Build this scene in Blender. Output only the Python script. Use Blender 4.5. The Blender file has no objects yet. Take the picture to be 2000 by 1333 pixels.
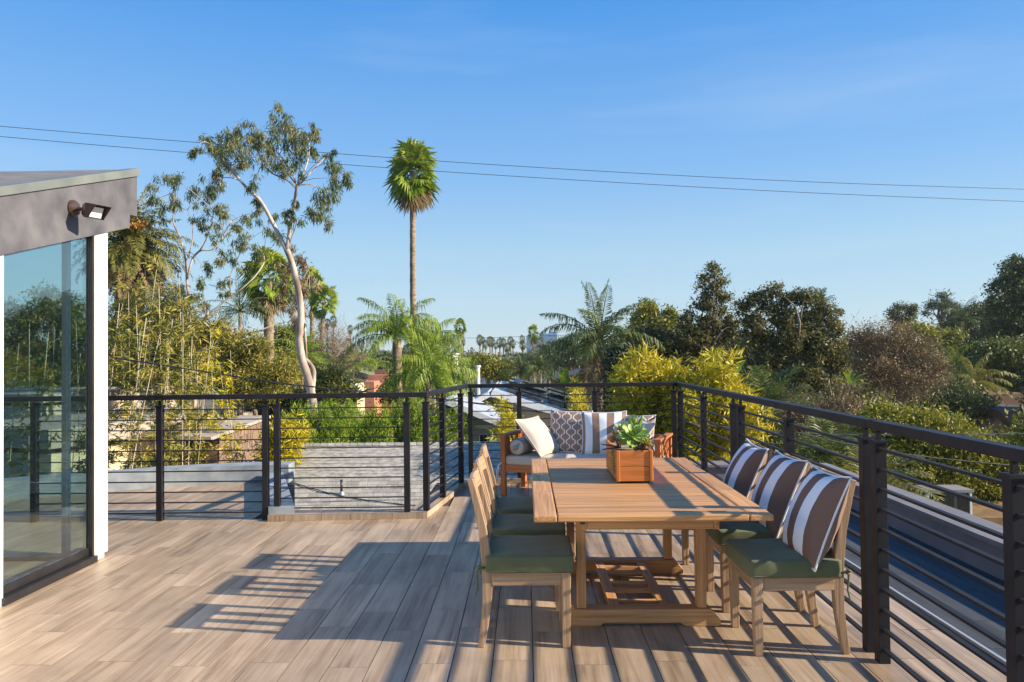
import bpy, math, random
import numpy as np
from mathutils import Vector, Matrix

# ------------------------------------------------------------------ camera, sky, sun, exposure
SC = bpy.context.scene
COL = SC.collection
F_PX, EYE = 1430.0, 1.54
YAW, PITCH, ROLL = 0.0178, 0.0194, 0.011
_fw = Vector((-math.sin(YAW)*math.cos(PITCH), math.cos(YAW)*math.cos(PITCH), math.sin(PITCH)))
_r0 = Vector((math.cos(YAW), math.sin(YAW), 0)); _u0 = _r0.cross(_fw)
_rt = _r0*math.cos(ROLL) - _u0*math.sin(ROLL)
_up = _u0*math.cos(ROLL) + _r0*math.sin(ROLL)
cam_d = bpy.data.cameras.new('camera'); cam = bpy.data.objects.new('camera', cam_d); COL.objects.link(cam)
M = Matrix.Identity(4)
for i in range(3):
    M[i][0], M[i][1], M[i][2] = _rt[i], _up[i], -_fw[i]
M[2][3] = EYE
cam.matrix_world = M
cam_d.sensor_width = 36.0; cam_d.lens = F_PX/2000*36; cam_d.clip_start = .05; cam_d.clip_end = 12000
SC.camera = cam
SUN_EL, SUN_AZ = math.radians(26), math.radians(100)      # azimuth from +Y towards +X
SDIR = Vector((math.sin(SUN_AZ)*math.cos(SUN_EL), math.cos(SUN_AZ)*math.cos(SUN_EL), math.sin(SUN_EL)))
world = bpy.data.worlds.new('World'); SC.world = world; world.use_nodes = True
wn = world.node_tree; wn.nodes.clear()
wo = wn.nodes.new('ShaderNodeOutputWorld'); wb = wn.nodes.new('ShaderNodeBackground')
sky = wn.nodes.new('ShaderNodeTexSky'); sky.sky_type = 'NISHITA'; sky.sun_disc = False
sky.sun_elevation = SUN_EL; sky.sun_rotation = SUN_AZ
sky.air_density = 1.0; sky.dust_density = .0; sky.ozone_density = 3.0; sky.altitude = 30
wb.inputs['Strength'].default_value = .110
# thin high cirrus, a few faint streaks
tc = wn.nodes.new('ShaderNodeTexCoord'); mp = wn.nodes.new('ShaderNodeMapping')
mp.inputs['Scale'].default_value = (1.6, 1.6, 14); mp.inputs['Rotation'].default_value = (.06, .10, 0)
nz = wn.nodes.new('ShaderNodeTexNoise'); nz.inputs['Scale'].default_value = 1.5; nz.inputs['Detail'].default_value = 6
cr = wn.nodes.new('ShaderNodeValToRGB'); cr.color_ramp.elements[0].position = .52; cr.color_ramp.elements[1].position = .80
cr.color_ramp.elements[1].color = (.13, .13, .13, 1)
mx = wn.nodes.new('ShaderNodeMix'); mx.data_type = 'RGBA'
hs = wn.nodes.new('ShaderNodeHueSaturation'); hs.inputs['Saturation'].default_value = 1.12
wl = wn.links
wl.new(tc.outputs['Generated'], mp.inputs['Vector']); wl.new(mp.outputs[0], nz.inputs['Vector'])
wl.new(nz.outputs['Fac'], cr.inputs[0]); wl.new(cr.outputs['Color'], mx.inputs['Factor'])
wl.new(sky.outputs[0], hs.inputs['Color'])
mx.inputs['B'].default_value = (3.6, 4.2, 4.7, 1)
# clear winter air: the physical sky blended with an even all-round gradient, deep blue overhead and pale at the horizon
sx = wn.nodes.new('ShaderNodeSeparateXYZ'); wl.new(tc.outputs['Generated'], sx.inputs[0])
hr = wn.nodes.new('ShaderNodeValToRGB'); el = hr.color_ramp.elements
stops = [(0, (2.45, 3.15, 3.65)), (.135, (2.0, 3.05, 3.95)), (.234, (1.22, 2.45, 4.2)), (.437, (.36, 1.60, 4.0)), (1, (.22, 1.0, 2.9))]
while len(el) < len(stops): el.new(.5)
for q, (ps, c) in zip(el, stops): q.position = ps; q.color = (c[0]/5, c[1]/5, c[2]/5, 1)
wl.new(sx.outputs['Z'], hr.inputs[0])
sc4 = wn.nodes.new('ShaderNodeVectorMath'); sc4.operation = 'SCALE'; sc4.inputs['Scale'].default_value = 5; wl.new(hr.outputs[0], sc4.inputs[0])
mu = wn.nodes.new('ShaderNodeMix'); mu.data_type = 'RGBA'; mu.inputs['Factor'].default_value = .86
wl.new(hs.outputs[0], mu.inputs['A']); wl.new(sc4.outputs[0], mu.inputs['B'])
wl.new(mu.outputs['Result'], mx.inputs['A']); wl.new(mx.outputs['Result'], wb.inputs['Color']); wl.new(wb.outputs[0], wo.inputs['Surface'])
sun_d = bpy.data.lights.new('sun', 'SUN'); sun = bpy.data.objects.new('sun', sun_d); COL.objects.link(sun)
sun_d.energy = 5.0; sun_d.angle = math.radians(.53); sun_d.color = (1, .86, .67)
sun.rotation_euler = SDIR.to_track_quat('Z', 'Y').to_euler(); sun.location = (20, -5, 20)
vs = SC.view_settings; vs.view_transform = 'Standard'; vs.look = 'None'; vs.exposure = .95; vs.gamma = 1; vs.use_curve_mapping = False
SC.render.resolution_x, SC.render.resolution_y = 1024, 682
SC.render.engine = 'CYCLES'
SC.cycles.max_bounces = 6; SC.cycles.diffuse_bounces = 3; SC.cycles.glossy_bounces = 3; SC.cycles.volume_bounces = 0; SC.cycles.transparent_max_bounces = 12

# ------------------------------------------------------------------ helpers
rnd = random.Random(7)
rng = np.random.default_rng(11)
R = math.radians

def at(px, py, Y):
    """world point at depth Y along the line of sight of a point of the photograph"""
    d = _fw + _rt*((px-1000)/F_PX) - _up*((py-666.5)/F_PX)
    return Vector((0, 0, EYE)) + d*(Y/d.y)

ORD = ['first', 'second', 'third', 'fourth', 'fifth', 'sixth', 'seventh', 'eighth', 'ninth', 'tenth', 'eleventh', 'twelfth', 'thirteenth', 'fourteenth', 'fifteenth', 'sixteenth', 'seventeenth', 'eighteenth', 'nineteenth', 'twentieth', 'twenty first', 'twenty second', 'twenty third', 'twenty fourth', 'twenty fifth', 'twenty sixth', 'twenty seventh', 'twenty eighth']

def tag(o, label=None, cat=None, group=None, kind=None):
    if label: o['label'] = label
    if cat: o['category'] = cat
    if group: o['group'] = group
    if kind: o['kind'] = kind
    return o

def empty(name, loc=(0, 0, 0), rz=0.0, label=None, cat=None, group=None):
    o = bpy.data.objects.new(name, None); COL.objects.link(o)
    o.location = loc; o.rotation_euler = (0, 0, rz); o.empty_display_size = .2
    return tag(o, label, cat, group)

def link(name, me, parent=None, loc=None, rot=None):
    o = bpy.data.objects.new(name, me); COL.objects.link(o)
    if parent: o.parent = parent
    if loc is not None: o.location = loc
    if rot is not None: o.rotation_euler = rot
    return o

def copy_tree(o, parent=None):
    c = o.copy(); COL.objects.link(c); c.parent = parent
    for ch in list(o.children): copy_tree(ch, c)
    return c

class MB:
    """collects polygons and links them as one mesh object"""
    def __init__(s): s.v = []; s.f = []; s.uv = None
    def quad(s, a, b, c, d):
        n = len(s.v); s.v += [tuple(a), tuple(b), tuple(c), tuple(d)]; s.f.append((n, n+1, n+2, n+3)); return s
    def poly(s, pts):
        n = len(s.v); s.v += [tuple(p) for p in pts]; s.f.append(tuple(range(n, n+len(pts)))); return s
    def box(s, x0, x1, y0, y1, z0, z1):
        n = len(s.v)
        s.v += [(x0,y0,z0),(x1,y0,z0),(x1,y1,z0),(x0,y1,z0),(x0,y0,z1),(x1,y0,z1),(x1,y1,z1),(x0,y1,z1)]
        s.f += [tuple(n+i for i in q) for q in ((0,3,2,1),(4,5,6,7),(0,1,5,4),(1,2,6,5),(2,3,7,6),(3,0,4,7))]
        return s
    def cbox(s, c, size): 
        return s.box(c[0]-size[0]/2, c[0]+size[0]/2, c[1]-size[1]/2, c[1]+size[1]/2, c[2]-size[2]/2, c[2]+size[2]/2)
    def prism(s, pts, d):
        """polygon pts (list of 3D) extruded by vector d"""
        n = len(s.v); k = len(pts); d = Vector(d)
        s.v += [tuple(p) for p in pts] + [tuple(Vector(p)+d) for p in pts]
        s.f.append(tuple(n+i for i in range(k))[::-1]); s.f.append(tuple(n+k+i for i in range(k)))
        for i in range(k):
            j = (i+1) % k; s.f.append((n+i, n+j, n+k+j, n+k+i))
        return s
    def bar(s, a, b, w, h, up=(0, 0, 1)):
        """square bar from a to b, width w across, height h along up"""
        a, b = Vector(a), Vector(b); d = (b-a).normalized(); sd = d.cross(Vector(up))
        if sd.length < 1e-4: sd = d.cross(Vector((0, 1, 0)))
        sd.normalize(); u = sd.cross(d)
        q = [a+sd*x*w/2+u*z*h/2 for x, z in ((-1,-1),(1,-1),(1,1),(-1,1))]
        return s.prism(q, b-a)
    def sweep(s, pts, sizes, side):
        """rectangular section swept along pts; sizes (w along side, t across)"""
        n0 = len(s.v); side = Vector(side).normalized(); m = len(pts)
        for i, p in enumerate(pts):
            p = Vector(p); d = (Vector(pts[min(i+1, m-1)])-Vector(pts[max(i-1, 0)])).normalized(); t = d.cross(side).normalized()
            w, h = sizes[i] if isinstance(sizes, list) else sizes
            s.v += [tuple(p+side*x*w/2+t*y*h/2) for x, y in ((-1,-1),(1,-1),(1,1),(-1,1))]
        for i in range(m-1):
            for k in range(4):
                a = n0+i*4+k; b = n0+i*4+(k+1) % 4; s.f.append((a, b, b+4, a+4))
        s.f.append((n0+3, n0+2, n0+1, n0)); e = n0+(m-1)*4; s.f.append((e, e+1, e+2, e+3)); return s
    def tube(s, pts, r, n=6, cap=True):
        pts = [Vector(p) for p in pts]; m = len(pts); n0 = len(s.v)
        if not hasattr(r, '__len__'): r = [r]*m
        d = (pts[1]-pts[0]).normalized(); u = d.orthogonal().normalized()
        for i, p in enumerate(pts):
            d2 = (pts[min(i+1, m-1)]-pts[max(i-1, 0)]).normalized()
            u = (u - d2*u.dot(d2)); u = u.normalized() if u.length > 1e-5 else d2.orthogonal().normalized(); w = d2.cross(u)
            s.v += [tuple(p+(u*math.cos(2*math.pi*k/n)+w*math.sin(2*math.pi*k/n))*r[i]) for k in range(n)]
        for i in range(m-1):
            for k in range(n):
                a = n0+i*n+k; b = n0+i*n+(k+1) % n; s.f.append((a, b, b+n, a+n))
        if cap:
            s.f.append(tuple(n0+k for k in range(n))[::-1]); e = n0+(m-1)*n; s.f.append(tuple(e+k for k in range(n)))
        return s
    def mesh(s, name, mat=None, smooth=False):
        me = bpy.data.meshes.new(name); me.from_pydata(s.v, [], s.f)
        if mat: me.materials.append(mat)
        if smooth: me.shade_smooth()
        me.update(); return me
    def build(s, name, mat=None, parent=None, smooth=False, bevel=0, loc=None, rot=None):
        o = link(name, s.mesh(name, mat, smooth), parent, loc, rot)
        if bevel: bev(o, bevel)
        return o

def bev(o, w, seg=2):
    m = o.modifiers.new('bevel', 'BEVEL'); m.width = w; m.segments = seg; m.limit_method = 'ANGLE'; m.angle_limit = R(40)
    return o

def np_mesh(name, V, Fq, mat, tint=None, smooth=False):
    """fast mesh from numpy: V (n,3), Fq (m,4) quads"""
    V = np.ascontiguousarray(V, dtype=np.float32); Fq = np.ascontiguousarray(Fq, dtype=np.int32)
    me = bpy.data.meshes.new(name); m = len(Fq); k = Fq.shape[1]
    me.vertices.add(len(V)); me.vertices.foreach_set('co', V.ravel())
    me.loops.add(m*k); me.loops.foreach_set('vertex_index', Fq.ravel())
    me.polygons.add(m); me.polygons.foreach_set('loop_start', np.arange(0, m*k, k, dtype=np.int32))
    me.polygons.foreach_set('loop_total', np.full(m, k, dtype=np.int32))
    if smooth: me.polygons.foreach_set('use_smooth', np.ones(m, dtype=bool))
    me.update(calc_edges=True)
    if tint is not None:
        a = me.attributes.new('tint', 'FLOAT', 'FACE'); a.data.foreach_set('value', np.ascontiguousarray(tint, dtype=np.float32))
    if mat: me.materials.append(mat)
    return me

def unit(a): return a/np.maximum(np.linalg.norm(a, axis=-1, keepdims=True), 1e-9)

def leaf_arrays(P, D, L, W, fold=0.0):
    """rhombic leaves: base P, direction D, length L, width W -> V, F"""
    n = len(P); S = unit(np.cross(D, rng.normal(size=(n, 3)))); L = np.broadcast_to(L, (n,))[:, None]; W = np.broadcast_to(W, (n,))[:, None]
    mid = P + D*L*.42
    V = np.stack([P, mid+S*W/2, P+D*L, mid-S*W/2], 1).reshape(-1, 3)
    return V, np.arange(4*n).reshape(n, 4)

def leaf_obj(name, P, D, L, W, mat, parent=None, tint=None, loc=None):
    V, Fq = leaf_arrays(P, D, L, W)
    if tint is None: tint = rng.random(len(P))
    return link(name, np_mesh(name, V, Fq, mat, tint), parent, loc)

# ------------------------------------------------------------------ materials
def nodes(name):
    m = bpy.data.materials.new(name); m.use_nodes = True; nt = m.node_tree
    return m, nt, nt.nodes, nt.links, nt.nodes['Principled BSDF']

def noise_mat(name, c1, c2, scale=(6, 6, 6), rough=.7, bump=.0, bscale=None, detail=5, metal=0, lo=.35, hi=.65, rand=.0, spec=.5, dist=0, coord='Object', sheen=0, w_off=0):
    m, nt, N, L, P = nodes(name)
    tc = N.new('ShaderNodeTexCoord'); mp = N.new('ShaderNodeMapping'); mp.inputs['Scale'].default_value = scale
    oi = N.new('ShaderNodeObjectInfo'); add = N.new('ShaderNodeVectorMath'); add.operation = 'MULTIPLY_ADD'
    cmb = N.new('ShaderNodeCombineXYZ')
    for k in range(3): L.new(oi.outputs['Random'], cmb.inputs[k])
    L.new(cmb.outputs[0], add.inputs[0]); add.inputs[1].default_value = (37.3, 51.7, 23.9); L.new(tc.outputs[coord], add.inputs[2])
    L.new(add.outputs[0], mp.inputs['Vector'])
    nz = N.new('ShaderNodeTexNoise'); nz.inputs['Scale'].default_value = 1; nz.inputs['Detail'].default_value = detail; nz.inputs['Distortion'].default_value = dist
    L.new(mp.outputs[0], nz.inputs['Vector'])
    cr = N.new('ShaderNodeValToRGB'); e = cr.color_ramp.elements
    e[0].position = lo; e[0].color = (*c1, 1); e[1].position = hi; e[1].color = (*c2, 1)
    L.new(nz.outputs['Fac'], cr.inputs[0]); out = cr.outputs['Color']
    if rand:
        mr = N.new('ShaderNodeMapRange'); mr.inputs['To Min'].default_value = 1-rand; mr.inputs['To Max'].default_value = 1+rand
        L.new(oi.outputs['Random'], mr.inputs['Value'])
        hs = N.new('ShaderNodeHueSaturation'); L.new(mr.outputs[0], hs.inputs['Value']); L.new(out, hs.inputs['Color']); out = hs.outputs[0]
    L.new(out, P.inputs['Base Color'])
    P.inputs['Roughness'].default_value = rough; P.inputs['Metallic'].default_value = metal; P.inputs['Specular IOR Level'].default_value = spec
    if sheen: P.inputs['Sheen Weight'].default_value = sheen
    if bump:
        b = N.new('ShaderNodeBump'); b.inputs['Strength'].default_value = bump; b.inputs['Distance'].default_value = .01
        if bscale:
            mp2 = N.new('ShaderNodeMapping'); mp2.inputs['Scale'].default_value = bscale; L.new(tc.outputs[coord], mp2.inputs[0])
            n2 = N.new('ShaderNodeTexNoise'); n2.inputs['Scale'].default_value = 1; n2.inputs['Detail'].default_value = 4; L.new(mp2.outputs[0], n2.inputs['Vector'])
            L.new(n2.outputs['Fac'], b.inputs['Height'])
        else: L.new(nz.outputs['Fac'], b.inputs['Height'])
        L.new(b.outputs[0], P.inputs['Normal'])
    return m

def wood(name, c1, c2, axis, rough=.55, rand=.12, fine=70, long=2.2, bump=.25):
    sc = [fine, fine, fine]; sc[axis] = long
    return noise_mat(name, c1, c2, tuple(sc), rough, bump, detail=6, rand=rand, lo=.3, hi=.72, dist=.6)

def woods(name, c1, c2, **k): return [wood(name+'_'+'xyz'[a], c1, c2, a, **k) for a in range(3)]

def leaf_mat(name, cols, trans=.38, rough=.5, spec=.35):
    """leaf colour ramp over the random per-leaf tint"""
    m, nt, N, L, P = nodes(name)
    a = N.new('ShaderNodeAttribute'); a.attribute_name = 'tint'
    cr = N.new('ShaderNodeValToRGB'); el = cr.color_ramp.elements
    while len(el) < len(cols): el.new(.5)
    for i, c in enumerate(cols):
        el[i].position = i/(len(cols)-1); el[i].color = (*c, 1)
    L.new(a.outputs['Fac'], cr.inputs[0]); L.new(cr.outputs[0], P.inputs['Base Color'])
    P.inputs['Roughness'].default_value = rough; P.inputs['Specular IOR Level'].default_value = spec
    t = N.new('ShaderNodeBsdfTranslucent'); L.new(cr.outputs[0], t.inputs['Color'])
    mx = N.new('ShaderNodeMixShader'); mx.inputs[0].default_value = trans*.72
    L.new(P.outputs[0], mx.inputs[1]); L.new(t.outputs[0], mx.inputs[2]); L.new(mx.outputs[0], N['Material Output'].inputs['Surface'])
    return m

def glass_mat(name, tint, refl_rough=0.0, ior=1.5, boost=1.0):
    m, nt, N, L, P = nodes(name); N.remove(P)
    tr = N.new('ShaderNodeBsdfTransparent'); tr.inputs[0].default_value = (*tint, 1)
    gl = N.new('ShaderNodeBsdfGlossy'); gl.inputs['Roughness'].default_value = refl_rough
    lw = N.new('ShaderNodeLayerWeight'); lw.inputs['Blend'].default_value = .5; pw = N.new('ShaderNodeMath'); pw.operation = 'POWER'; pw.inputs[1].default_value = 5; L.new(lw.outputs['Facing'], pw.inputs[0])
    f0 = ((ior-1)/(ior+1))**2
    mul = N.new('ShaderNodeMath'); mul.operation = 'MULTIPLY_ADD'; mul.inputs[1].default_value = (1-f0)*boost; mul.inputs[2].default_value = f0*boost; mul.use_clamp = True; L.new(pw.outputs[0], mul.inputs[0])
    mx = N.new('ShaderNodeMixShader'); L.new(mul.outputs[0], mx.inputs[0]); L.new(tr.outputs[0], mx.inputs[1]); L.new(gl.outputs[0], mx.inputs[2])
    L.new(mx.outputs[0], N['Material Output'].inputs['Surface']); return m

def stripe_mat(name, ca, cb, period, axis=0, offset=0.0, duty=.5):
    m, nt, N, L, P = nodes(name)
    tc = N.new('ShaderNodeTexCoord'); sp = N.new('ShaderNodeSeparateXYZ'); L.new(tc.outputs['UV'], sp.inputs[0])
    ma = N.new('ShaderNodeMath'); ma.operation = 'MULTIPLY_ADD'; ma.inputs[1].default_value = 1/period; ma.inputs[2].default_value = offset
    L.new(sp.outputs[axis], ma.inputs[0])
    fr = N.new('ShaderNodeMath'); fr.operation = 'FRACT'; L.new(ma.outputs[0], fr.inputs[0])
    lt = N.new('ShaderNodeMath'); lt.operation = 'LESS_THAN'; lt.inputs[1].default_value = duty; L.new(fr.outputs[0], lt.inputs[0])
    mx = N.new('ShaderNodeMix'); mx.data_type = 'RGBA'; mx.inputs['A'].default_value = (*cb, 1); mx.inputs['B'].default_value = (*ca, 1)
    L.new(lt.outputs[0], mx.inputs['Factor']); L.new(mx.outputs['Result'], P.inputs['Base Color'])
    P.inputs['Roughness'].default_value = .8; P.inputs['Specular IOR Level'].default_value = .2
    weave(N, L, P, tc); return m

def weave(N, L, P, tc, scale=900, s=.2):
    b = N.new('ShaderNodeBump'); b.inputs['Strength'].default_value = s; b.inputs['Distance'].default_value = .002
    n = N.new('ShaderNodeTexNoise'); n.inputs['Scale'].default_value = scale/3; L.new(tc.outputs['Object'], n.inputs['Vector'])
    n2 = N.new('ShaderNodeTexNoise'); n2.inputs['Scale'].default_value = 14; n2.inputs['Detail'].default_value = 3; L.new(tc.outputs['Object'], n2.inputs['Vector'])
    ad = N.new('ShaderNodeMath'); ad.operation = 'MULTIPLY_ADD'; ad.inputs[1].default_value = 2.5; L.new(n2.outputs['Fac'], ad.inputs[0]); L.new(n.outputs['Fac'], ad.inputs[2])
    L.new(ad.outputs[0], b.inputs['Height']); L.new(b.outputs[0], P.inputs['Normal'])

def trellis_mat(name, ground, line, nu=3.0):
    """quatrefoil lattice print on UV"""
    m, nt, N, L, P = nodes(name)
    def math_(op, a, b=None, c=None):
        n = N.new('ShaderNodeMath'); n.operation = op
        for k, x in enumerate((a, b, c)):
            if x is None: continue
            if isinstance(x, (int, float)): n.inputs[k].default_value = x
            else: L.new(x, n.inputs[k])
        return n.outputs[0]
    tc = N.new('ShaderNodeTexCoord'); sp = N.new('ShaderNodeSeparateXYZ'); L.new(tc.outputs['UV'], sp.inputs[0])
    u = math_('MULTIPLY', sp.outputs[0], nu); v = math_('MULTIPLY', sp.outputs[1], nu*1.12)
    w2 = 2*math.pi
    x = math_('MULTIPLY', u, w2); y = math_('MULTIPLY', v, w2); cx, cy = math_('COSINE', x), math_('COSINE', y)
    c2x, c2y = math_('COSINE', math_('MULTIPLY', x, 2.0)), math_('COSINE', math_('MULTIPLY', y, 2.0))
    wob = math_('SUBTRACT', math_('MULTIPLY', cx, c2y), math_('MULTIPLY', c2x, cy))
    f = math_('MULTIPLY_ADD', wob, .22, math_('ADD', cx, cy))
    ab = math_('ABSOLUTE', f); lt = math_('LESS_THAN', ab, .34)
    mx = N.new('ShaderNodeMix'); mx.data_type = 'RGBA'; mx.inputs['A'].default_value = (*ground, 1); mx.inputs['B'].default_value = (*line, 1)
    L.new(lt, mx.inputs['Factor']); L.new(mx.outputs['Result'], P.inputs['Base Color'])
    P.inputs['Roughness'].default_value = .85; P.inputs['Specular IOR Level'].default_value = .2
    weave(N, L, P, tc); return m

def cloth(name, c, rough=.85, vary=.08):
    m, nt, N, L, P = nodes(name); tc = N.new('ShaderNodeTexCoord')
    n = N.new('ShaderNodeTexNoise'); n.inputs['Scale'].default_value = 9; n.inputs['Detail'].default_value = 5; L.new(tc.outputs['Object'], n.inputs['Vector'])
    cr = N.new('ShaderNodeValToRGB'); cr.color_ramp.elements[0].position = .3; cr.color_ramp.elements[1].position = .7
    cr.color_ramp.elements[0].color = (*[x*(1-vary) for x in c], 1); cr.color_ramp.elements[1].color = (*[min(1, x*(1+vary)) for x in c], 1)
    L.new(n.outputs['Fac'], cr.inputs[0]); L.new(cr.outputs[0], P.inputs['Base Color'])
    P.inputs['Roughness'].default_value = rough; P.inputs['Specular IOR Level'].default_value = .2; P.inputs['Sheen Weight'].default_value = .15
    weave(N, L, P, tc); return m

def plain(name, c, rough=.6, metal=0, spec=.5):
    m, nt, N, L, P = nodes(name); P.inputs['Base Color'].default_value = (*c, 1); P.inputs['Roughness'].default_value = rough
    P.inputs['Metallic'].default_value = metal; P.inputs['Specular IOR Level'].default_value = spec; return m

def tile_mat():
    """wood-look porcelain plank: long soft veins, each tile with its own cut of the print"""
    m, nt, N, L, P = nodes('plank_porcelain')
    tc = N.new('ShaderNodeTexCoord'); oi = N.new('ShaderNodeObjectInfo'); cmb = N.new('ShaderNodeCombineXYZ')
    for k in range(3): L.new(oi.outputs['Random'], cmb.inputs[k])
    add = N.new('ShaderNodeVectorMath'); add.operation = 'MULTIPLY_ADD'; add.inputs[1].default_value = (61, 173, 29)
    L.new(cmb.outputs[0], add.inputs[0]); L.new(tc.outputs['Object'], add.inputs[2])
    def nz(scale, detail, dist):
        mp = N.new('ShaderNodeMapping'); mp.inputs['Scale'].default_value = scale; mp.inputs['Rotation'].default_value = (0, 0, .06); L.new(add.outputs[0], mp.inputs[0])
        n = N.new('ShaderNodeTexNoise'); n.inputs['Scale'].default_value = 1; n.inputs['Detail'].default_value = detail; n.inputs['Distortion'].default_value = dist
        L.new(mp.outputs[0], n.inputs['Vector']); return n.outputs['Fac']
    a = nz((9, .9, 1), 5, .8); b = nz((46, 1.5, 1), 5, .5); c = nz((160, 3, 1), 3, 0)
    cr = N.new('ShaderNodeValToRGB'); e = cr.color_ramp.elements
    e[0].position = .34; e[0].color = (.165, .110, .070, 1); e[1].position = .66; e[1].color = (.51, .40, .29, 1)
    x = e.new(.47); x.color = (.350, .255, .172, 1)
    s1 = N.new('ShaderNodeMath'); s1.operation = 'MULTIPLY_ADD'; s1.inputs[1].default_value = .46; L.new(a, s1.inputs[0])
    s2 = N.new('ShaderNodeMath'); s2.operation = 'MULTIPLY_ADD'; s2.inputs[1].default_value = .36; L.new(b, s2.inputs[0])
    s3 = N.new('ShaderNodeMath'); s3.operation = 'MULTIPLY'; s3.inputs[1].default_value = .18; L.new(c, s3.inputs[0])
    L.new(s3.outputs[0], s2.inputs[2]); L.new(s2.outputs[0], s1.inputs[2]); L.new(s1.outputs[0], cr.inputs[0])
    mr = N.new('ShaderNodeMapRange'); mr.inputs['To Min'].default_value = .87; mr.inputs['To Max'].default_value = 1.13
    wn_ = N.new('ShaderNodeTexWhiteNoise'); wn_.noise_dimensions = '1D'; L.new(oi.outputs['Random'], wn_.inputs['W']); L.new(wn_.outputs['Value'], mr.inputs['Value'])
    hs = N.new('ShaderNodeHueSaturation'); L.new(mr.outputs[0], hs.inputs['Value']); L.new(cr.outputs[0], hs.inputs['Color'])
    ge = N.new('ShaderNodeNewGeometry'); n3 = N.new('ShaderNodeTexNoise'); n3.inputs['Scale'].default_value = 1.7; n3.inputs['Detail'].default_value = 7; n3.inputs['Roughness'].default_value = .65; L.new(ge.outputs['Position'], n3.inputs['Vector'])
    st = N.new('ShaderNodeMapRange'); st.inputs['From Min'].default_value = .35; st.inputs['From Max'].default_value = .62; st.inputs['To Min'].default_value = .82; st.inputs['To Max'].default_value = 1.03; L.new(n3.outputs['Fac'], st.inputs['Value'])
    h2 = N.new('ShaderNodeHueSaturation'); L.new(st.outputs[0], h2.inputs['Value']); L.new(hs.outputs[0], h2.inputs['Color'])
    L.new(h2.outputs[0], P.inputs['Base Color'])
    rr = N.new('ShaderNodeMapRange'); rr.inputs['To Min'].default_value = .34; rr.inputs['To Max'].default_value = .55; L.new(b, rr.inputs['Value']); L.new(rr.outputs[0], P.inputs['Roughness'])
    P.inputs['Specular IOR Level'].default_value = .4
    bp = N.new('ShaderNodeBump'); bp.inputs['Strength'].default_value = .06; bp.inputs['Distance'].default_value = .003; L.new(b, bp.inputs['Height']); L.new(bp.outputs[0], P.inputs['Normal'])
    return m

MT = dict(
    tile=tile_mat(),
    grout=noise_mat('grout', (.045, .037, .03), (.08, .066, .052), (20, 20, 20), .9),
    rail=noise_mat('charcoal_paint', (.013, .0125, .016), (.021, .020, .025), (7, 7, 7), .55, .04, spec=.22),
    stucco_grey=noise_mat('blue_grey_stucco', (.20, .235, .27), (.30, .335, .375), (5, 5, 5), .85, .35, (160, 160, 160)),
    stucco_dark=noise_mat('dark_grey_cap', (.15, .145, .16), (.20, .195, .21), (3, 3, 3), .8, .2, (120, 120, 120)),
    membrane=noise_mat('shaded_slate_membrane', (.028, .031, .038), (.055, .060, .070), (14, 1.4, 3), .7),  # dark slate membrane; tone also carries shade, so sunlit parts stay dark
    fascia=noise_mat('troweled_plaster', (.058, .058, .070), (.148, .143, .156), (3.0, 4.0, 4.0), .75, .15, (50, 50, 50), detail=3, lo=.3, hi=.7),
    roof_cap=noise_mat('painted_flashing', (.125, .142, .135), (.175, .192, .18), (4, 4, 4), .6),
    roof_grey=noise_mat('roof_membrane', (.15, .145, .14), (.21, .20, .19), (6, 6, 6), .85, .2, (90, 90, 90)),
    white_wall=noise_mat('white_stucco', (.74, .73, .70), (.82, .81, .79), (4, 4, 4), .85, .3, (140, 140, 140)),
    frame=noise_mat('dark_bronze', (.014, .013, .015), (.024, .022, .025), (9, 9, 9), .4, spec=.5),
    bronze=noise_mat('brown_metal', (.085, .055, .045), (.13, .085, .07), (30, 30, 30), .38, metal=.5),
    glass=glass_mat('tinted_glass', (.86, .95, .945), 0, 1.6, 2.8),
    pane=glass_mat('window_pane', (.30, .34, .36), 0, 1.5, 2.0),
    lamp_glass=plain('lamp_glass', (.72, .78, .78), .12, 0, .8),
    green=cloth('olive_canvas', (.115, .130, .066)),
    ivory=cloth('ivory_canvas', (.52, .455, .38), vary=.04),
    piping=cloth('white_piping', (.78, .77, .75), vary=.02),
    brown=cloth('taupe_canvas', (.25, .160, .115), vary=.05),
    stripe=stripe_mat('taupe_white_stripe', (.78, .79, .82), (.185, .112, .084), .40, 0, .5, .5),
    stripe2=stripe_mat('light_taupe_stripe', (.78, .80, .83), (.30, .195, .14), .335, 0, .79, .5),
    trellis=trellis_mat('trellis_print', (.31, .205, .155), (.78, .74, .70), 3.6),
    soil=noise_mat('pumice_mix', (.16, .12, .07), (.42, .35, .24), (60, 60, 60), .95, .6),
)
TEAK = woods('weathered_teak', (.26, .160, .085), (.47, .315, .19))
TABLE = woods('golden_teak', (.34, .165, .060), (.62, .335, .135), rand=.17)
SOFA = woods('orange_eucalyptus_wood', (.36, .105, .026), (.54, .18, .048), rand=.08)
CEDAR = woods('oiled_cedar', (.42, .120, .020), (.60, .205, .042), rand=.08, fine=38)
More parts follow.
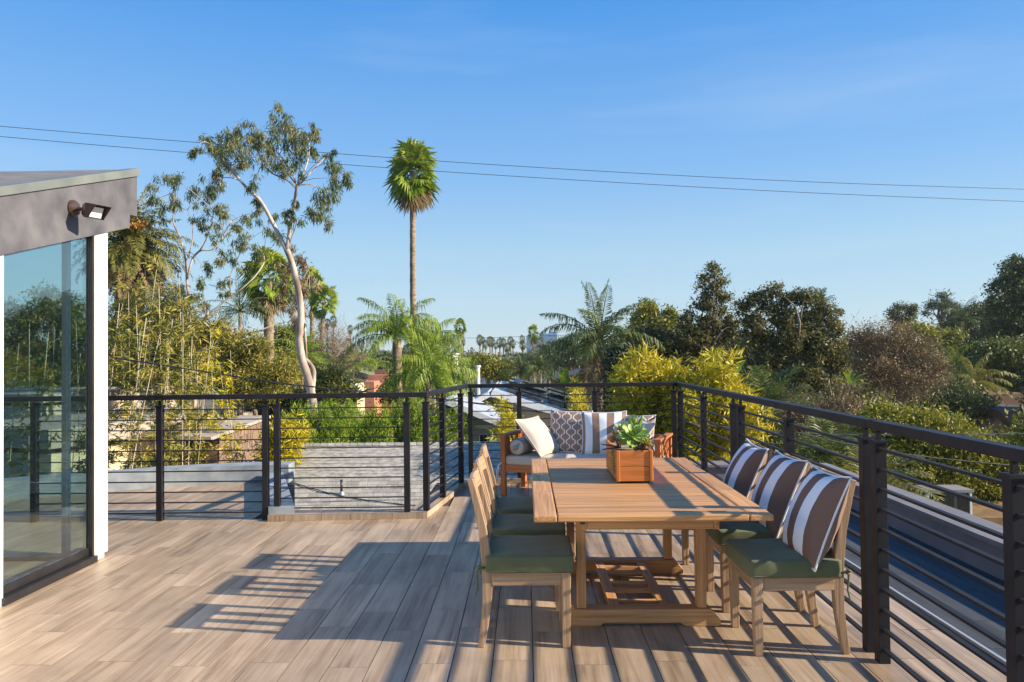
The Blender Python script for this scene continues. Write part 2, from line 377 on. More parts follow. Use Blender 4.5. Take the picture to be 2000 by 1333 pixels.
# ------------------------------------------------------------------ the deck
def par_y(x):            # inner line of the curved parapet beyond the left railing
    pts = [(-7.0, 7.2), (-6.4, 7.55), (-5.6, 8.08), (-4.855, 8.49), (-4.39, 8.74), (-3.99, 8.88), (-3.64, 8.97), (-3.1, 9.05), (-2.0, 9.1)]
    for (x0, y0), (x1, y1) in zip(pts, pts[1:]):
        if x0 <= x <= x1: return y0+(y1-y0)*(x-x0)/(x1-x0)
    return pts[0][1]
def diag_x(y): return -2.44+(y-6.9)*(-.385)       # inner line of the slanting parapet
deck = MB().box(-7.2, 2.36, -2.5, 7.3, -.35, -.012).build('deck_floor', MT['grout']); tag(deck, kind='structure')
MB().prism([(-7.2, 7.3, -.35), (-2.5, 7.3, -.35), (-3.12, 8.95, -.35), (-7.2, 8.95, -.35)], (0, 0, .3375)).build('deck_bed', MT['grout'], deck)
MB().box(-1.1, 2.36, 7.3, 8.98, -.35, -.0127).build('deck_bed', MT['grout'], deck)
PW, PL = .2035, .775
hidden = MB()
tile_meshes = {}
def tile_piece(x, y0, y1, near):
    ln = y1-y0
    if ln < .03: return
    if near: hidden.box(x+.0012, x+PW-.0012, y0+.0012, y1-.0012, -.012, 0); return
    key = round(ln, 3)
    if key not in tile_meshes:
        tile_meshes[key] = MB().box(.0022, PW-.0022, .0018, ln-.0018, -.0115, 0).mesh('tile', MT['tile'])
    o = link('tile', tile_meshes[key], deck, (x, y0, rnd.uniform(-.0006, .0004)))
i0 = int(math.floor((-7.0-.022)/PW))
for i in range(i0, 12):
    x = .022+i*PW; xc = x+PW/2
    if xc > 2.34: break
    off = ((i % 2)*.31+(i % 5)*.02+.24) % PL
    if xc < -3.31: lo, hi = 3.4, par_y(xc)+.1
    elif xc < -2.55: lo, hi = -2.4, min(par_y(xc)+.05, 6.9+(xc+2.44)/(-.385)+.2)
    elif xc < -.97: lo, hi = -2.4, 6.99
    elif xc < -.72: lo, hi = -2.4, 7.0+(xc+.97)/.25*1.8
    else: lo, hi = -2.4, 8.9
    k = math.floor((lo-off)/PL)
    while True:
        a, b = off+k*PL, off+(k+1)*PL; k += 1
        if b <= lo: continue
        if a >= hi: break
        a, b = max(a, lo), min(b, hi)
        vis = b > 3.15 and not (xc < -4.6) and not (xc < -3.31 and b < 4.6)
        tile_piece(x, a, b, not vis)
tag(hidden.build('tile_field', MT['tile'], deck), kind='stuff')
MB().box(2.345, 2.362, -2.4, 8.9, -.03, .006).build('edge_trim', plain('aluminium_trim', (.62, .62, .60), .35, .6), deck)

# low curb under the middle railing, faced with plank tiles
curb = empty('deck_curb'); tag(curb, kind='structure')
cpts = [(-2.44, 6.87), (-.95, 6.965), (-.69, 8.78), (1.92, 8.78)]
opts = [(-2.44, 7.10), (-1.13, 7.14), (-.86, 9.0), (1.92, 9.0)]
for k in range(3):
    a, b, c, d = cpts[k], cpts[k+1], opts[k+1], opts[k]
    n = [3, 3, 4][k]
    for j in range(n):
        t0, t1 = j/n, (j+1)/n
        if k == 0: t0, t1 = [(0, .335), (.335, .78), (.78, 1)][j]
        L2 = lambda p, q, t: (p[0]+(q[0]-p[0])*t, p[1]+(q[1]-p[1])*t)
        g = .0016/math.dist(a, b)
        q = [L2(a, b, t0+g), L2(a, b, t1-g), L2(d, c, t1-g), L2(d, c, t0+g)]
        MB().prism([(x, y, .0) for x, y in q], (0, 0, .058)).build('tile', MT['tile'], curb, bevel=.002)
    e = MB(); o_ = Vector((b[0]-a[0], b[1]-a[1], 0)).normalized(); nrm = Vector((o_.y, -o_.x, 0))*.004
    e.prism([(a[0], a[1], .0585), (b[0], b[1], .0585), (b[0]-nrm.x*2, b[1]-nrm.y*2, .0585), (a[0]-nrm.x*2, a[1]-nrm.y*2, .0585)], (0, 0, .003))
    e.build('edge_strip', plain('edge_strip_metal', (.35, .34, .33), .35, .7), curb)

# parapets round the deck
def wall_strip(name, inner, outer, z0, z1, mat, label, lip=0):
    r = empty(name, label=label, cat='parapet'); m = MB()
    for k in range(len(inner)-1):
        a, b, c, d = inner[k], inner[k+1], outer[k+1], outer[k]
        m.quad((*a, z0), (*b, z0), (*b, z1), (*a, z1)); m.quad((*a, z1), (*b, z1), (*c, z1), (*d, z1)); m.quad((*d, z1), (*c, z1), (*c, z0-5), (*d, z0-5))
    for p, q in ((inner[0], outer[0]), (outer[-1], inner[-1])): m.quad((*p, z0), (*p, z1), (*q, z1), (*q, z0))
    m.build('wall', mat, r)
    if lip:
        c_ = MB()
        for k in range(len(inner)-1):
            a, b = Vector((*inner[k], 0)), Vector((*inner[k+1], 0)); n = (b-a).normalized().cross(Vector((0, 0, 1)))
            if n.dot(Vector((*outer[k], 0))-a) > 0: n = -n
            a2, b2 = a+n*.03, b+n*.03; c2, d2 = Vector((*outer[k+1], 0)), Vector((*outer[k], 0))
            for w, (zA, zB) in (('t', (0, 0)),):
                c_.prism([(a2.x, a2.y, z1+.003), (b2.x, b2.y, z1+.003), (c2.x, c2.y, z1+.003), (d2.x, d2.y, z1+.003)], (0, 0, lip))
        c_.build('coping', MT['stucco_dark'], r)
    return r
xs = [-7.0+.25*k for k in range(17)]+[-2.95]
inn = [(x, par_y(x)) for x in xs]; out = [(x-.02, par_y(x)+.3) for x in xs]
wall_strip('curved_parapet', inn, out, -.012, .215, MT['stucco_grey'], 'low curved blue grey parapet wall beyond the left railing')
di = [(diag_x(y), y) for y in (6.93, 7.7, 8.4, 9.0)]; do = [(diag_x(y)+.24, y+.03) for y in (6.93, 7.7, 8.4, 9.0)]
wall_strip('slanting_parapet', di, do, -.012, .125, MT['stucco_grey'], 'short blue grey parapet running back beside the grey shingle roof')
# right-hand gutter strip and parapet
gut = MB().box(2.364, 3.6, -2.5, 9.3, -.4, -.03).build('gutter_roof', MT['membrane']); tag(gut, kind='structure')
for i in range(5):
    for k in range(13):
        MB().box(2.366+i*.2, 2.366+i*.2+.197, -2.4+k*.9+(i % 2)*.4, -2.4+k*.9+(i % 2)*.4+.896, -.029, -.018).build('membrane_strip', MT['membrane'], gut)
ys = [-2.5, 0, 2, 3.4, 4.4, 5.2, 6.0, 6.9, 7.8, 8.64]
def xr(y): return 3.22+.012*math.sin(y*2.1)
wall_strip('side_parapet', [(xr(y), y) for y in ys], [(xr(y)+.29, y) for y in ys], -.03, .205, MT['stucco_dark'], 'long low dark grey parapet along the right side of the deck', .035)
wall_strip('back_parapet', [(1.95, 8.66), (2.6, 8.66), (3.2, 8.66)], [(1.95, 8.95), (2.6, 8.95), (3.2, 8.95)], -.03, .20, MT['stucco_dark'], 'short dark grey parapet behind the back right railing corner', .03)

# ------------------------------------------------------------------ railing
RZ = 1.195; RH = .046
path = [Vector(p) for p in ((-6.9, 6.90), (-.97, 7.0), (-.72, 8.88), (1.84, 8.86), (1.755, 3.70), (1.70, .4))]
def offset_path(w):
    out = []
    for i, p in enumerate(path):
        d0 = (path[i]-path[i-1]).normalized() if i else None
        d1 = (path[i+1]-path[i]).normalized() if i < len(path)-1 else None
        n0 = Vector((-d0.y, d0.x)) if d0 else None; n1 = Vector((-d1.y, d1.x)) if d1 else None
        if n0 is None: out.append(p+n1*w)
        elif n1 is None: out.append(p+n0*w)
        else:
            m = (n0+n1).normalized(); out.append(p+m*(w/m.dot(n0)))
    return out
LP_, RP_ = offset_path(.032), offset_path(-.032)
post_me = MB().box(-.0275, .0275, -.0275, .0275, 0, 1.085).mesh('post', MT['rail'])
post_me2 = MB().box(-.0275, .0275, -.0275, .0275, 0, 1.027).mesh('post', MT['rail'])
cap_me = MB().box(-.035, .035, -.035, .035, 0, .014).box(-.030, .030, -.030, .030, -.010, -.0005).mesh('post_cap', MT['rail'])
stem_me = MB().box(-.010, .010, -.010, .010, .014, .058).mesh('stem', MT['rail'])
foot_me = MB().box(-.05, .05, -.05, .05, 0, .006).mesh('base_plate', MT['rail'])
def panel(label, i, t0, t1, posts, z0, nb=11):
    """a stretch of path segment i from fraction t0 to t1 with posts at distances from its start"""
    a, b = path[i], path[i+1]; d = (b-a).normalized(); ang = math.atan2(d.y, d.x)
    p, q = a.lerp(b, t0), a.lerp(b, t1); Ln = (q-p).length
    r = empty('metal_railing', (p.x, p.y, 0), 0, label, 'railing', 'panels of the charcoal deck railing')
    la, lb, ra, rb = LP_[i].lerp(LP_[i+1], t0), LP_[i].lerp(LP_[i+1], t1), RP_[i].lerp(RP_[i+1], t0), RP_[i].lerp(RP_[i+1], t1)
    m = MB().prism([(v.x-p.x, v.y-p.y, RZ-RH) for v in (la, ra, rb, lb)], (0, 0, RH)); bev(m.build('top_rail', MT['rail'], r), .003)
    n = Vector((-d.y, d.x))
    for s in posts:
        c = d*s
        po = link('post', post_me if z0 < .01 else post_me2, r, (c.x, c.y, z0), (0, 0, ang)); bev(po, .002)
        zc = z0+(1.085 if z0 < .01 else 1.027)
        link('post_cap', cap_me, po, (0, 0, zc-z0)); link('stem', stem_me, po, (0, 0, zc-z0))
    bh, bd = (.0062, .0125) if i >= 3 else (.0045, .011)
    for k in range(nb):
        z = .07+.0985*k + (.035*(1-k/10) if z0 > .01 else 0)
        b_ = MB().box(max(posts[0], -0.0) if posts[0] > 0 else 0, posts[-1], -bd, bd, -bh, bh).build('bar', MT['rail'], r, loc=(0, 0, z), rot=(0, 0, ang))
    return r
seg0 = (path[1]-path[0]).length
def s0(x): return (x+6.9)/(5.93)
panel('dark metal railing panel nearest the white house wall, in front of the bamboo', 0, 0, s0(-2.44), [2.2, 6.9-3.5, 6.9-2.49], 0)
panel('dark metal railing panel in front of the shingle roof with the small vent pipe', 0, s0(-2.44), 1, [.06, -1.14+2.44], .06)
L1 = (path[2]-path[1]).length
panel('short slanted railing panel joining the shingle roof side to the back', 1, 0, 1, [.05, .70, L1-.32], .06)
panel('dark metal railing panel at the back behind the sofa', 2, 0, 1, [.05, .64, 1.55, 2.50], .06)
def s4(y): return (path[3].y-y)/(path[3].y-path[4].y)
L4 = (path[4]-path[3]).length
SP = {}
def pan4(label, y0, y1, ys_):
    t0, t1 = s4(y0), s4(y1)
    panel(label, 3, t0, t1, [(y0-y)/(path[3].y-path[4].y)*L4 for y in ys_], 0)
pan4('railing panel with slim bars just right of the back corner, against yellow bamboo', 8.86, 6.276, [8.74, 7.54, 6.39])
pan4('railing panel with slim bars behind the striped pillows on the chairs', 6.276, 3.762, [6.165, 4.99, 3.83])
t4 = (path[5]-path[4]).length
panel('nearest railing panel on the right, leaving the picture', 4, 0, 1, [.008, 1.05, 2.15, 3.25], 0)
# the last two stretches share the corner post spacing of the doubled posts

# ------------------------------------------------------------------ the house on the left
house = empty('house', (-3.3, 5.7, 0), 0, 'white house corner with tall window, plaster fascia and sloping grey roof', 'house')
HX, HY = -3.3, 5.7
def hb(name, m, mat, bevel=0, parent=house, smooth=False):
    o = m.build(name, mat, parent, smooth=smooth, bevel=bevel)
    if parent is house: o.location = (-HX, -HY, 0)
    return o
def fz(y, z45, z60): return z45+(z60-z45)*(y-4.528)/(6.034-4.528)
bot = lambda y: fz(y, 2.20, 2.64)
top = lambda y: 2.574+(y-4.526)*(3.097-2.574)/(6.148-4.526)
cap = lambda y: 2.638+(y-4.526)*(3.155-2.638)/(6.115-4.526)
# wall: a run up to the window, then the end column
w = MB().prism([(HX, 2.9, -.0), (HX, 4.575, 0), (HX, 4.575, bot(4.575)+.05), (HX, 2.9, bot(2.9)+.05)], (-.22, 0, 0))
hb('wall', w, MT['white_wall'])
c = MB().prism([(HX, 5.562, .035), (HX, 5.735, .035), (HX, 5.735, bot(5.735)+.05), (HX, 5.562, bot(5.562)+.05)], (-.075, 0, 0)).box(HX-.07, HX-.002, 5.566, 5.69, 0, .034)
hb('end_column', c, MT['white_wall'], bevel=.006)
hb('wall', MB().box(-9, HX, -2.4, 2.88, 0, 2.1), MT['white_wall'])
# fascia with the notched end, flashing and roof sheet
f = MB().prism([(HX+.012, 2.9, bot(2.9)), (HX+.012, 6.034, bot(6.034)), (HX+.012, 6.040, 2.75), (HX+.012, 6.152, 2.755), (HX+.012, 6.148, top(6.148)), (HX+.012, 2.9, top(2.9))], (-.16, 0, 0))
hb('fascia', f, MT['fascia'])
fl = MB().prism([(HX+.03, 2.9, top(2.9)+.002), (HX+.03, 6.155, top(6.155)+.002), (HX+.03, 6.155, cap(6.155)), (HX+.03, 2.9, cap(2.9))], (-.10, 0, 0))
hb('flashing', fl, MT['roof_cap'], bevel=.004)
rf = MB().prism([(HX-.075, 2.9, cap(2.9)-.03), (HX-.075, 6.15, cap(6.15)-.03), (HX-.075, 6.15, cap(6.15)-.008), (HX-.075, 2.9, cap(2.9)-.008)], (-6, 0, 0))
hb('roof', rf, MT['roof_grey'])
hb('roof', MB().box(-9.3, HX+.03, -2.5, 2.88, 2.1, 2.2), MT['roof_grey'])
so = MB().prism([(HX-.152, 2.9, bot(2.9)+.03), (HX-.152, 6.03, bot(6.03)+.03), (HX-.152, 6.03, bot(6.03)+.05), (HX-.152, 2.9, bot(2.9)+.05)], (-5.8, 0, 0))
hb('ceiling', so, MT['white_wall'])
# tall window: dark frame, glass, sill
win = empty('window'); win.parent = house; win.location = (0, 0, 0)
def wb_(name, m, mat, bevel=0):
    o = m.build(name, mat, win, bevel=bevel); o.location = (-HX, -HY, 0); return o
wt = lambda y: bot(y)-.002
wb_('frame', MB().prism([(HX-.035, 4.577, .0), (HX-.035, 4.612, .0), (HX-.035, 4.612, wt(4.612)), (HX-.035, 4.577, wt(4.577))], (-.08, 0, 0)), MT['frame'])
wb_('frame', MB().prism([(HX-.006, 5.535, .0), (HX-.006, 5.560, .0), (HX-.006, 5.560, wt(5.56)), (HX-.006, 5.535, wt(5.535))], (-.045, 0, 0)), MT['frame'])
wb_('frame', MB().prism([(HX-.05, 4.614, wt(4.614)-.015), (HX-.05, 5.533, wt(5.533)-.015), (HX-.05, 5.533, wt(5.533)), (HX-.05, 4.614, wt(4.614))], (-.05, 0, 0)), MT['frame'])
wb_('sill', MB().box(HX-.11, HX+.022, 4.56, 5.566, .0, .05), MT['frame'], .005)
wb_('sill', MB().box(HX-.11, HX-.03, 4.614, 5.533, .052, .115), MT['frame'], .004)
wb_('pane', MB().prism([(HX-.030, 4.613, .116), (HX-.030, 5.534, .116), (HX-.030, 5.534, wt(5.534)-.016), (HX-.030, 4.613, wt(4.613)-.016)], (-.012, 0, 0)), MT['glass'])
# glazed far side of the room with a white mullion
win2 = empty('window'); win2.parent = house
def w2_(name, m, mat):
    o = m.build(name, mat, win2); o.location = (-HX, -HY, 0); return o
w2_('mullion', MB().box(-3.585, -3.55, 5.60, 5.66, .0, bot(5.6)+.03), MT['white_wall'])
w2_('frame', MB().box(-7.0, -3.38, 5.58, 5.68, .001, .03), MT['frame'])
w2_('pane', MB().box(-7.0, -3.586, 5.62, 5.628, .031, bot(5.6)+.03), MT['glass'])
w2_('pane', MB().box(-3.549, -3.378, 5.62, 5.628, .031, bot(5.6)+.03), MT['glass'])
hb('inner_wall', MB().box(-7.2, -7.05, 2.9, 5.7, 0, 2.6), MT['white_wall'])
hb('lower_storey', MB().box(-9, 3.5, -8, 6.86, -6.2, -.36), MT['white_wall'])
hb('lower_storey', MB().prism([(-9, 6.862, -6.2), (-2.3, 6.862, -6.2), (-3.1, 8.95, -6.2), (-9, 8.95, -6.2)], (0, 0, 5.8)), MT['stucco_grey'])
hb('lower_storey', MB().box(-.9, 3.5, 6.87, 8.98, -6.2, -.41), MT['white_wall'])

# flood light on the fascia
fl_ = empty('flood_light', (HX+.013, 5.26, 2.645), 0, 'bronze outdoor flood light fixed to the plaster fascia', 'lamp')
pl = MB().tube([(0, 0, 0), (.012, 0, 0), (.03, 0, 0), (.036, 0, 0)], [.062, .062, .05, .02], 20); pl.build('mounting_plate', MT['bronze'], fl_, smooth=False)
MB().tube([(.03, 0, -.005), (.07, .004, -.006), (.105, .012, -.008)], [.014, .014, .014], 10).build('arm', MT['bronze'], fl_, smooth=True)
hd = empty('lamp_head', (.095, .012, -.008)); hd.parent = fl_; hd.rotation_euler = (0, R(12), R(-24))
m = MB()
bk = [(0, -.035, -.035), (0, .035, -.035), (0, .035, .03), (0, -.035, .03)]; md = [(.07, -.062, -.055), (.07, .062, -.055), (.07, .062, .05), (.07, -.062, .05)]
fr = [(.115, -.062, -.055), (.115, .062, -.055), (.185, .062, .05), (.185, -.062, .05)]
n = 0; m.v = bk+md+fr; m.f = [(3, 2, 1, 0)]
for s in (0, 4):
    for k in range(4): m.f.append((s+k, s+(k+1) % 4, s+4+(k+1) % 4, s+4+k))
o = m.build('housing', MT['bronze'], hd); sol = o.modifiers.new('s', 'SOLIDIFY'); sol.thickness = .004
MB().quad((.105, -.045, -.048), (.105, .045, -.048), (.125, .045, .03), (.125, -.045, .03)).build('lens', MT['lamp_glass'], hd)
MB().prism([(.104, -.06, -.053), (.104, .06, -.053), (.126, .06, .048), (.126, -.06, .048)], (-.003, 0, 0)).build('reflector', plain('dark_inside', (.03, .025, .022), .4), hd)

# ------------------------------------------------------------------ shingle roof just below the deck
sh_c1, sh_c2 = (.25, .235, .20), (.47, .44, .385)
SH = noise_mat('asphalt_shingle', sh_c1, sh_c2, (60, 60, 60), .95, .4, detail=3, rand=.22)
SHS = noise_mat('asphalt_shingle_field', sh_c1, sh_c2, (9, 14, 9), .95, .4, (90, 90, 90), detail=4)
RY, SLP = 13.0, .33
RZ_ = at(700, 868, RY).z
pz = lambda y: RZ_-(RY-y)*SLP
def hit(px, py):
    """where a line of sight meets the roof slope"""
    lo, hi = 8.0, RY
    for _ in range(40):
        m_ = (lo+hi)/2
        if at(px, py, m_).z > pz(m_): lo = m_
        else: hi = m_
    return at(px, py, lo)
shr = empty('shingle_roof_house', (-1, RY, 0), 0, 'grey asphalt shingle roof with vent pipe just beyond the deck curb', 'roof')
OX, OY = 1, -RY
def sb(name, m, mat, parent=shr, **k):
    o = m.build(name, mat, parent, **k); o.location = (OX, OY, 0); return o
rk0, rk1 = at(572, 868, RY), hit(549, 929)
rake = lambda y: rk0.x+(RY-y)*(rk1.x-rk0.x)/(RY-rk1.y)
XE, YE = 1.0, RY-2.75
sb('roof_deck', MB().prism([(rake(YE), YE, pz(YE)-.02), (XE, YE, pz(YE)-.02), (XE, RY, pz(RY)-.02), (rake(RY), RY, pz(RY)-.02)], (0, 0, -.06)), SHS)
sb('roof_deck', MB().prism([(rake(RY), RY, pz(RY)-.02), (XE, RY, pz(RY)-.02), (XE, RY+1.6, pz(RY)-.55), (rake(RY), RY+1.6, pz(RY)-.55)], (0, 0, -.06)), SHS)
sb('wall', MB().box(rake(YE)+.3, XE-.2, YE+.3, RY+1.4, -6.2, pz(YE)-.1), MT['white_wall'])
nrow = 23; ex = (RY-YE)/nrow
tabs = []
for r_ in range(nrow):
    y0 = YE+r_*ex; x = rake(y0)-.012+rnd.uniform(-.08, 0)
    while x < XE:
        wd = rnd.choice([.105, .14, .175]); x1 = min(x+wd, XE); xa = max(x, rake(y0)-.012)
        if x1-xa > .02: tabs.append((r_, xa, x1, y0, rnd.uniform(0, .006)))
        x = x+wd
tabs.sort(key=lambda t: (t[3] < 10.75, t[3])); sm = {}
rest = MB()
for j, (r_, xa, x1, y0, lift) in enumerate(tabs):
    z = pz(y0); le = ex*1.06
    if j < 290:
        wd = round(x1-xa, 3)
        if wd not in sm:
            sm[wd] = MB().prism([(.002, 0, .004), (wd-.002, 0, .004), (wd-.002, le, le*SLP-.004), (.002, le, le*SLP-.004)], (0, 0, .011)).mesh('shingle', SH)
        link('shingle', sm[wd], shr, (xa+OX, y0+OY, z-.012+lift*.5))
    else:
        zz = z-.008+lift*.5
        rest.prism([(xa+.002, y0, zz), (x1-.002, y0, zz), (x1-.002, y0+le, zz+le*SLP-.008), (xa+.002, y0+le, zz+le*SLP-.008)], (0, 0, .011))
tag(sb('shingle_field', rest, SHS), kind='stuff')
cap_m = MB().prism([(0, -.11, -.024), (.148, -.11, -.032), (.148, 0, .004), (0, 0, .012)], (0, 0, .014)).mesh('ridge_cap', SH)
x = rake(RY)-.02
while x < XE-.1:
    link('ridge_cap', cap_m, shr, (x+OX, RY+OY+.012, pz(RY)+.002)); x += .132
vp = empty('vent_pipe', (0, 0, 0)); vp.parent = shr
p = hit(667, 966); vp.location = (p.x+OX, p.y+OY, pz(p.y))
MB().tube([(0, 0, .0), (0, 0, .225)], .019, 12).build('pipe', MT['frame'], vp, smooth=True)
MB().tube([(0, 0, -.02), (0, 0, .01), (0, 0, .04), (0, 0, .05)], [.058, .048, .026, .021], 14).build('lead_boot', plain('lead', (.55, .55, .55), .35, .8), vp, smooth=True)
cpts_ = [hit(*q)+Vector((0, 0, .016)) for q in ((552, 938), (600, 954), (667, 972), (735, 982), (800, 989), (860, 994))]
cb = MB().tube(cpts_, .008, 6).build('roof_cable', MT['frame'])
tag(cb, 'thin black cable lying across the grey shingle roof', 'cable')
# ------------------------------------------------------------------ soft goods
def rbox(hx, hy, hz, r, bulge=0.0, n=9, jit=0.0):
    """rounded box with a slightly domed top, as an MB"""
    idx = {}; m = MB()
    g = [math.sin((-1+2*i/(n-1))*math.pi/2*.92)/math.sin(math.pi/2*.92) for i in range(n)]
    h = (hx, hy, hz)
    def vid(p):
        k = tuple(round(c, 5) for c in p)
        if k not in idx:
            q = [p[i]*h[i] for i in range(3)]; c = [max(-(h[i]-r), min(h[i]-r, q[i])) for i in range(3)]
            d = Vector([q[i]-c[i] for i in range(3)]); c = Vector(c)
            if d.length > 1e-6: c = c+d.normalized()*r
            fx, fy = 1-(c.x/hx)**2, 1-(c.y/hy)**2
            c.z += bulge*max(fx, 0)*max(fy, 0)*(1 if c.z > 0 else .2)
            c.y += bulge*.5*max(0, fx)*max(0, 1-(c.z/hz)**2)*(c.y/hy); c.x += bulge*.5*max(0, fy)*max(0, 1-(c.z/hz)**2)*(c.x/hx)
            if jit: c.z += jit*(math.sin(c.x*31+c.y*17)+.7*math.sin(c.x*19-c.y*43+1))*max(fx, 0)**.5*max(fy, 0)**.5; c.y += jit*.8*math.sin(c.x*55)*max(0, 1-(c.z/hz)**2); c.x += jit*.6*math.sin(c.y*48)*max(0, 1-(c.z/hz)**2)
            idx[k] = len(m.v); m.v.append(tuple(c))
        return idx[k]
    for ax in range(3):
        for sgn in (-1, 1):
            for i in range(n-1):
                for j in range(n-1):
                    q = []
                    for a, b in ((i, j), (i+1, j), (i+1, j+1), (i, j+1)):
                        p = [0, 0, 0]; p[ax] = sgn; p[(ax+1) % 3] = g[a]; p[(ax+2) % 3] = g[b]; q.append(vid(p))
                    m.f.append(tuple(q) if sgn > 0 else tuple(q[::-1]))
    return m

def seam(hx, hy, z, rc, rad, n=6):
    pts = []
    for cx, cy, a0 in ((hx-rc, hy-rc, 0), (-hx+rc, hy-rc, 90), (-hx+rc, -hy+rc, 180), (hx-rc, -hy+rc, 270)):
        for k in range(6): a = R(a0+18*k); pts.append((cx+rc*math.cos(a), cy+rc*math.sin(a), z))
    pts.append(pts[0]); return MB().tube(pts, rad, n, cap=False)

def pillow_shape(w, h, t, n=22, seed=0, crease=.006):
    r_ = random.Random(seed); ph = [r_.uniform(0, 6.3) for _ in range(8)]; m = MB(); uv = []
    for side in (-1, 1):
        base = len(m.v)
        for j in range(n+1):
            for i in range(n+1):
                u, v = -1+2*i/n, -1+2*j/n
                pin = lambda a: 1-.075*(1-abs(a)**2.2)
                x, z = u*w/2*pin(v), v*h/2*pin(u)
                th = t/2*(max(0, 1-u*u)**.48)*(max(0, 1-v*v)**.48)
                e = (1-abs(u))*(1-abs(v)); ed = max(0, 1-u*u)*max(0, 1-v*v)
                th += side*0+crease*ed**.5*(math.sin(9*u+ph[0]+3*v)*.5+math.sin(13*v+5*u+ph[1])*.4)*(1-ed)*1.6
                sag = -.012*(1-v*v)*(1-u*u)
                m.v.append((x, side*th, z+sag)); uv.append((i/n, j/n))
        for j in range(n):
            for i in range(n):
                a = base+j*(n+1)+i; q = (a, a+1, a+n+2, a+n+1)
                m.f.append(q if side < 0 else q[::-1])
    rim = []
    for i in range(n+1): rim.append(i)
    for j in range(1, n+1): rim.append(j*(n+1)+n)
    for i in range(n-1, -1, -1): rim.append(n*(n+1)+i)
    for j in range(n-1, 0, -1): rim.append(j*(n+1))
    return m, uv, [m.v[k] for k in rim]

def pillow(label, w, h, t, front, back, pip, loc, rot, seed, group, mat_split=None):
    r_ = empty('pillow', loc, 0, label, 'pillow', group); r_.rotation_mode = 'XYZ'; r_.rotation_euler = rot
    m, uv, rim = pillow_shape(w, h, t, seed=seed)
    me = m.mesh('cover', front, True); me.materials.append(back)
    ul = me.uv_layers.new(name='UVMap'); half = len(m.f)//2
    for p in me.polygons:
        for li in p.loop_indices: ul.data[li].uv = uv[me.loops[li].vertex_index]
        if p.index >= half: p.material_index = 1
    link('cover', me, r_)
    rp = [Vector(p)*1.006 for p in rim]; rp.append(rp[0])
    MB().tube(rp, .0058, 6, cap=False).build('piping', pip, r_, smooth=True)
    return r_

# ------------------------------------------------------------------ dining chairs
def make_chair():
    r_ = empty('dining_chair')
    X, Y, Z = TEAK
    rear = [(-.245, 0, 0), (-.228, 0, .10), (-.212, 0, .22), (-.207, 0, .36), (-.212, 0, .46), (-.232, 0, .62), (-.268, 0, .78), (-.296, 0, .885)]
    for s in (-1, 1):
        MB().sweep([(.205, s*.195, 0), (.207, s*.195, .2), (.207, s*.195, .395)], [(.040, .040), (.045, .046), (.047, .050)], (0, 1, 0)).build('leg', Z, r_, bevel=.004)
        MB().sweep([(x, s*.186, z) for x, _, z in rear], [(.038, .036), (.038, .042), (.038, .048), (.038, .054), (.038, .052), (.036, .044), (.034, .036), (.033, .030)], (0, 1, 0)).build('leg', Z, r_, bevel=.004)
        MB().box(-.183, .182, s*.195-.012, s*.195+.012, .325, .392).build('side_rail', X, r_, bevel=.003)
    MB().box(.196, .220, -.171, .171, .325, .392).build('front_rail', Y, r_, bevel=.003)
    MB().box(-.217, -.195, -.166, .166, .325, .392).build('back_rail', Y, r_, bevel=.003)
    MB().sweep([(-.276, -.166, .838), (-.288, -.09, .838), (-.292, 0, .838), (-.288, .09, .838), (-.276, .166, .838)], (.088, .024), (-.2, 0, 1)).build('top_rail', Y, r_, bevel=.004)
    MB().sweep([(-.212, -.166, .49), (-.216, 0, .49), (-.212, .166, .49)], (.05, .022), (0, 0, 1)).build('lower_rail', Y, r_, bevel=.003)
    for y in (-.062, .062):
        MB().sweep([(-.216, y, .512), (-.236, y, .62), (-.262, y, .72), (-.284, y, .797)], (.060, .014), (0, 1, 0)).build('slat', Z, r_, bevel=.002)
    for k in range(5):
        MB().box(-.19+.078*k, -.19+.078*k+.06, -.182, .182, .372, .388).build('seat_slat', Y, r_)
    c = empty('seat_cushion', (.015, 0, .440)); c.parent = r_
    rbox(.232, .226, .045, .013, .013, 14, .004).build('cover', MT['green'], c, smooth=True)
    seam(.231, .225, .036, .02, .0036).build('piping', MT['green'], c, smooth=True); seam(.231, .225, -.036, .02, .0036).build('piping', MT['green'], c, smooth=True)
    for s in (-1, 1):
        MB().tube([(-.222, s*.20, -.02), (-.25, s*.212, -.022), (-.272, s*.208, -.03), (-.28, s*.19, -.05), (-.276, s*.185, -.12), (-.285, s*.19, -.17)], [.006, .006, .008, .006, .005, .004], 5).build('tie', MT['green'], c, smooth=True)
        MB().tube([(-.262, s*.205, -.026), (-.275, s*.222, -.012), (-.262, s*.228, -.004), (-.25, s*.214, -.02)], [.006, .007, .007, .005], 5).build('tie', MT['green'], c, smooth=True)
    return r_
proto = make_chair()
spots = [(-.005, 4.09, 0, 'nearest teak chair with green cushion on the left side of the table'),
         (-.012, 4.67, R(-1.5), 'middle teak chair of the three on the left side of the table'),
         (-.018, 5.25, R(1), 'farthest teak chair of the three on the left side of the table'),
         (1.372, 3.98, R(181), 'nearest teak chair on the right side of the table, with striped pillow'),
         (1.385, 4.60, R(179), 'middle teak chair of the three on the right side of the table'),
         (1.36, 5.20, R(180.5), 'farthest teak chair of the three on the right side of the table')]
for k, (x, y, a, lb) in enumerate(spots):
    o = proto if k == 0 else copy_tree(proto)
    o.location = (x, y, 0); o.rotation_euler = (0, 0, a)
    tag(o, lb, 'chair', 'teak dining chairs around the table')
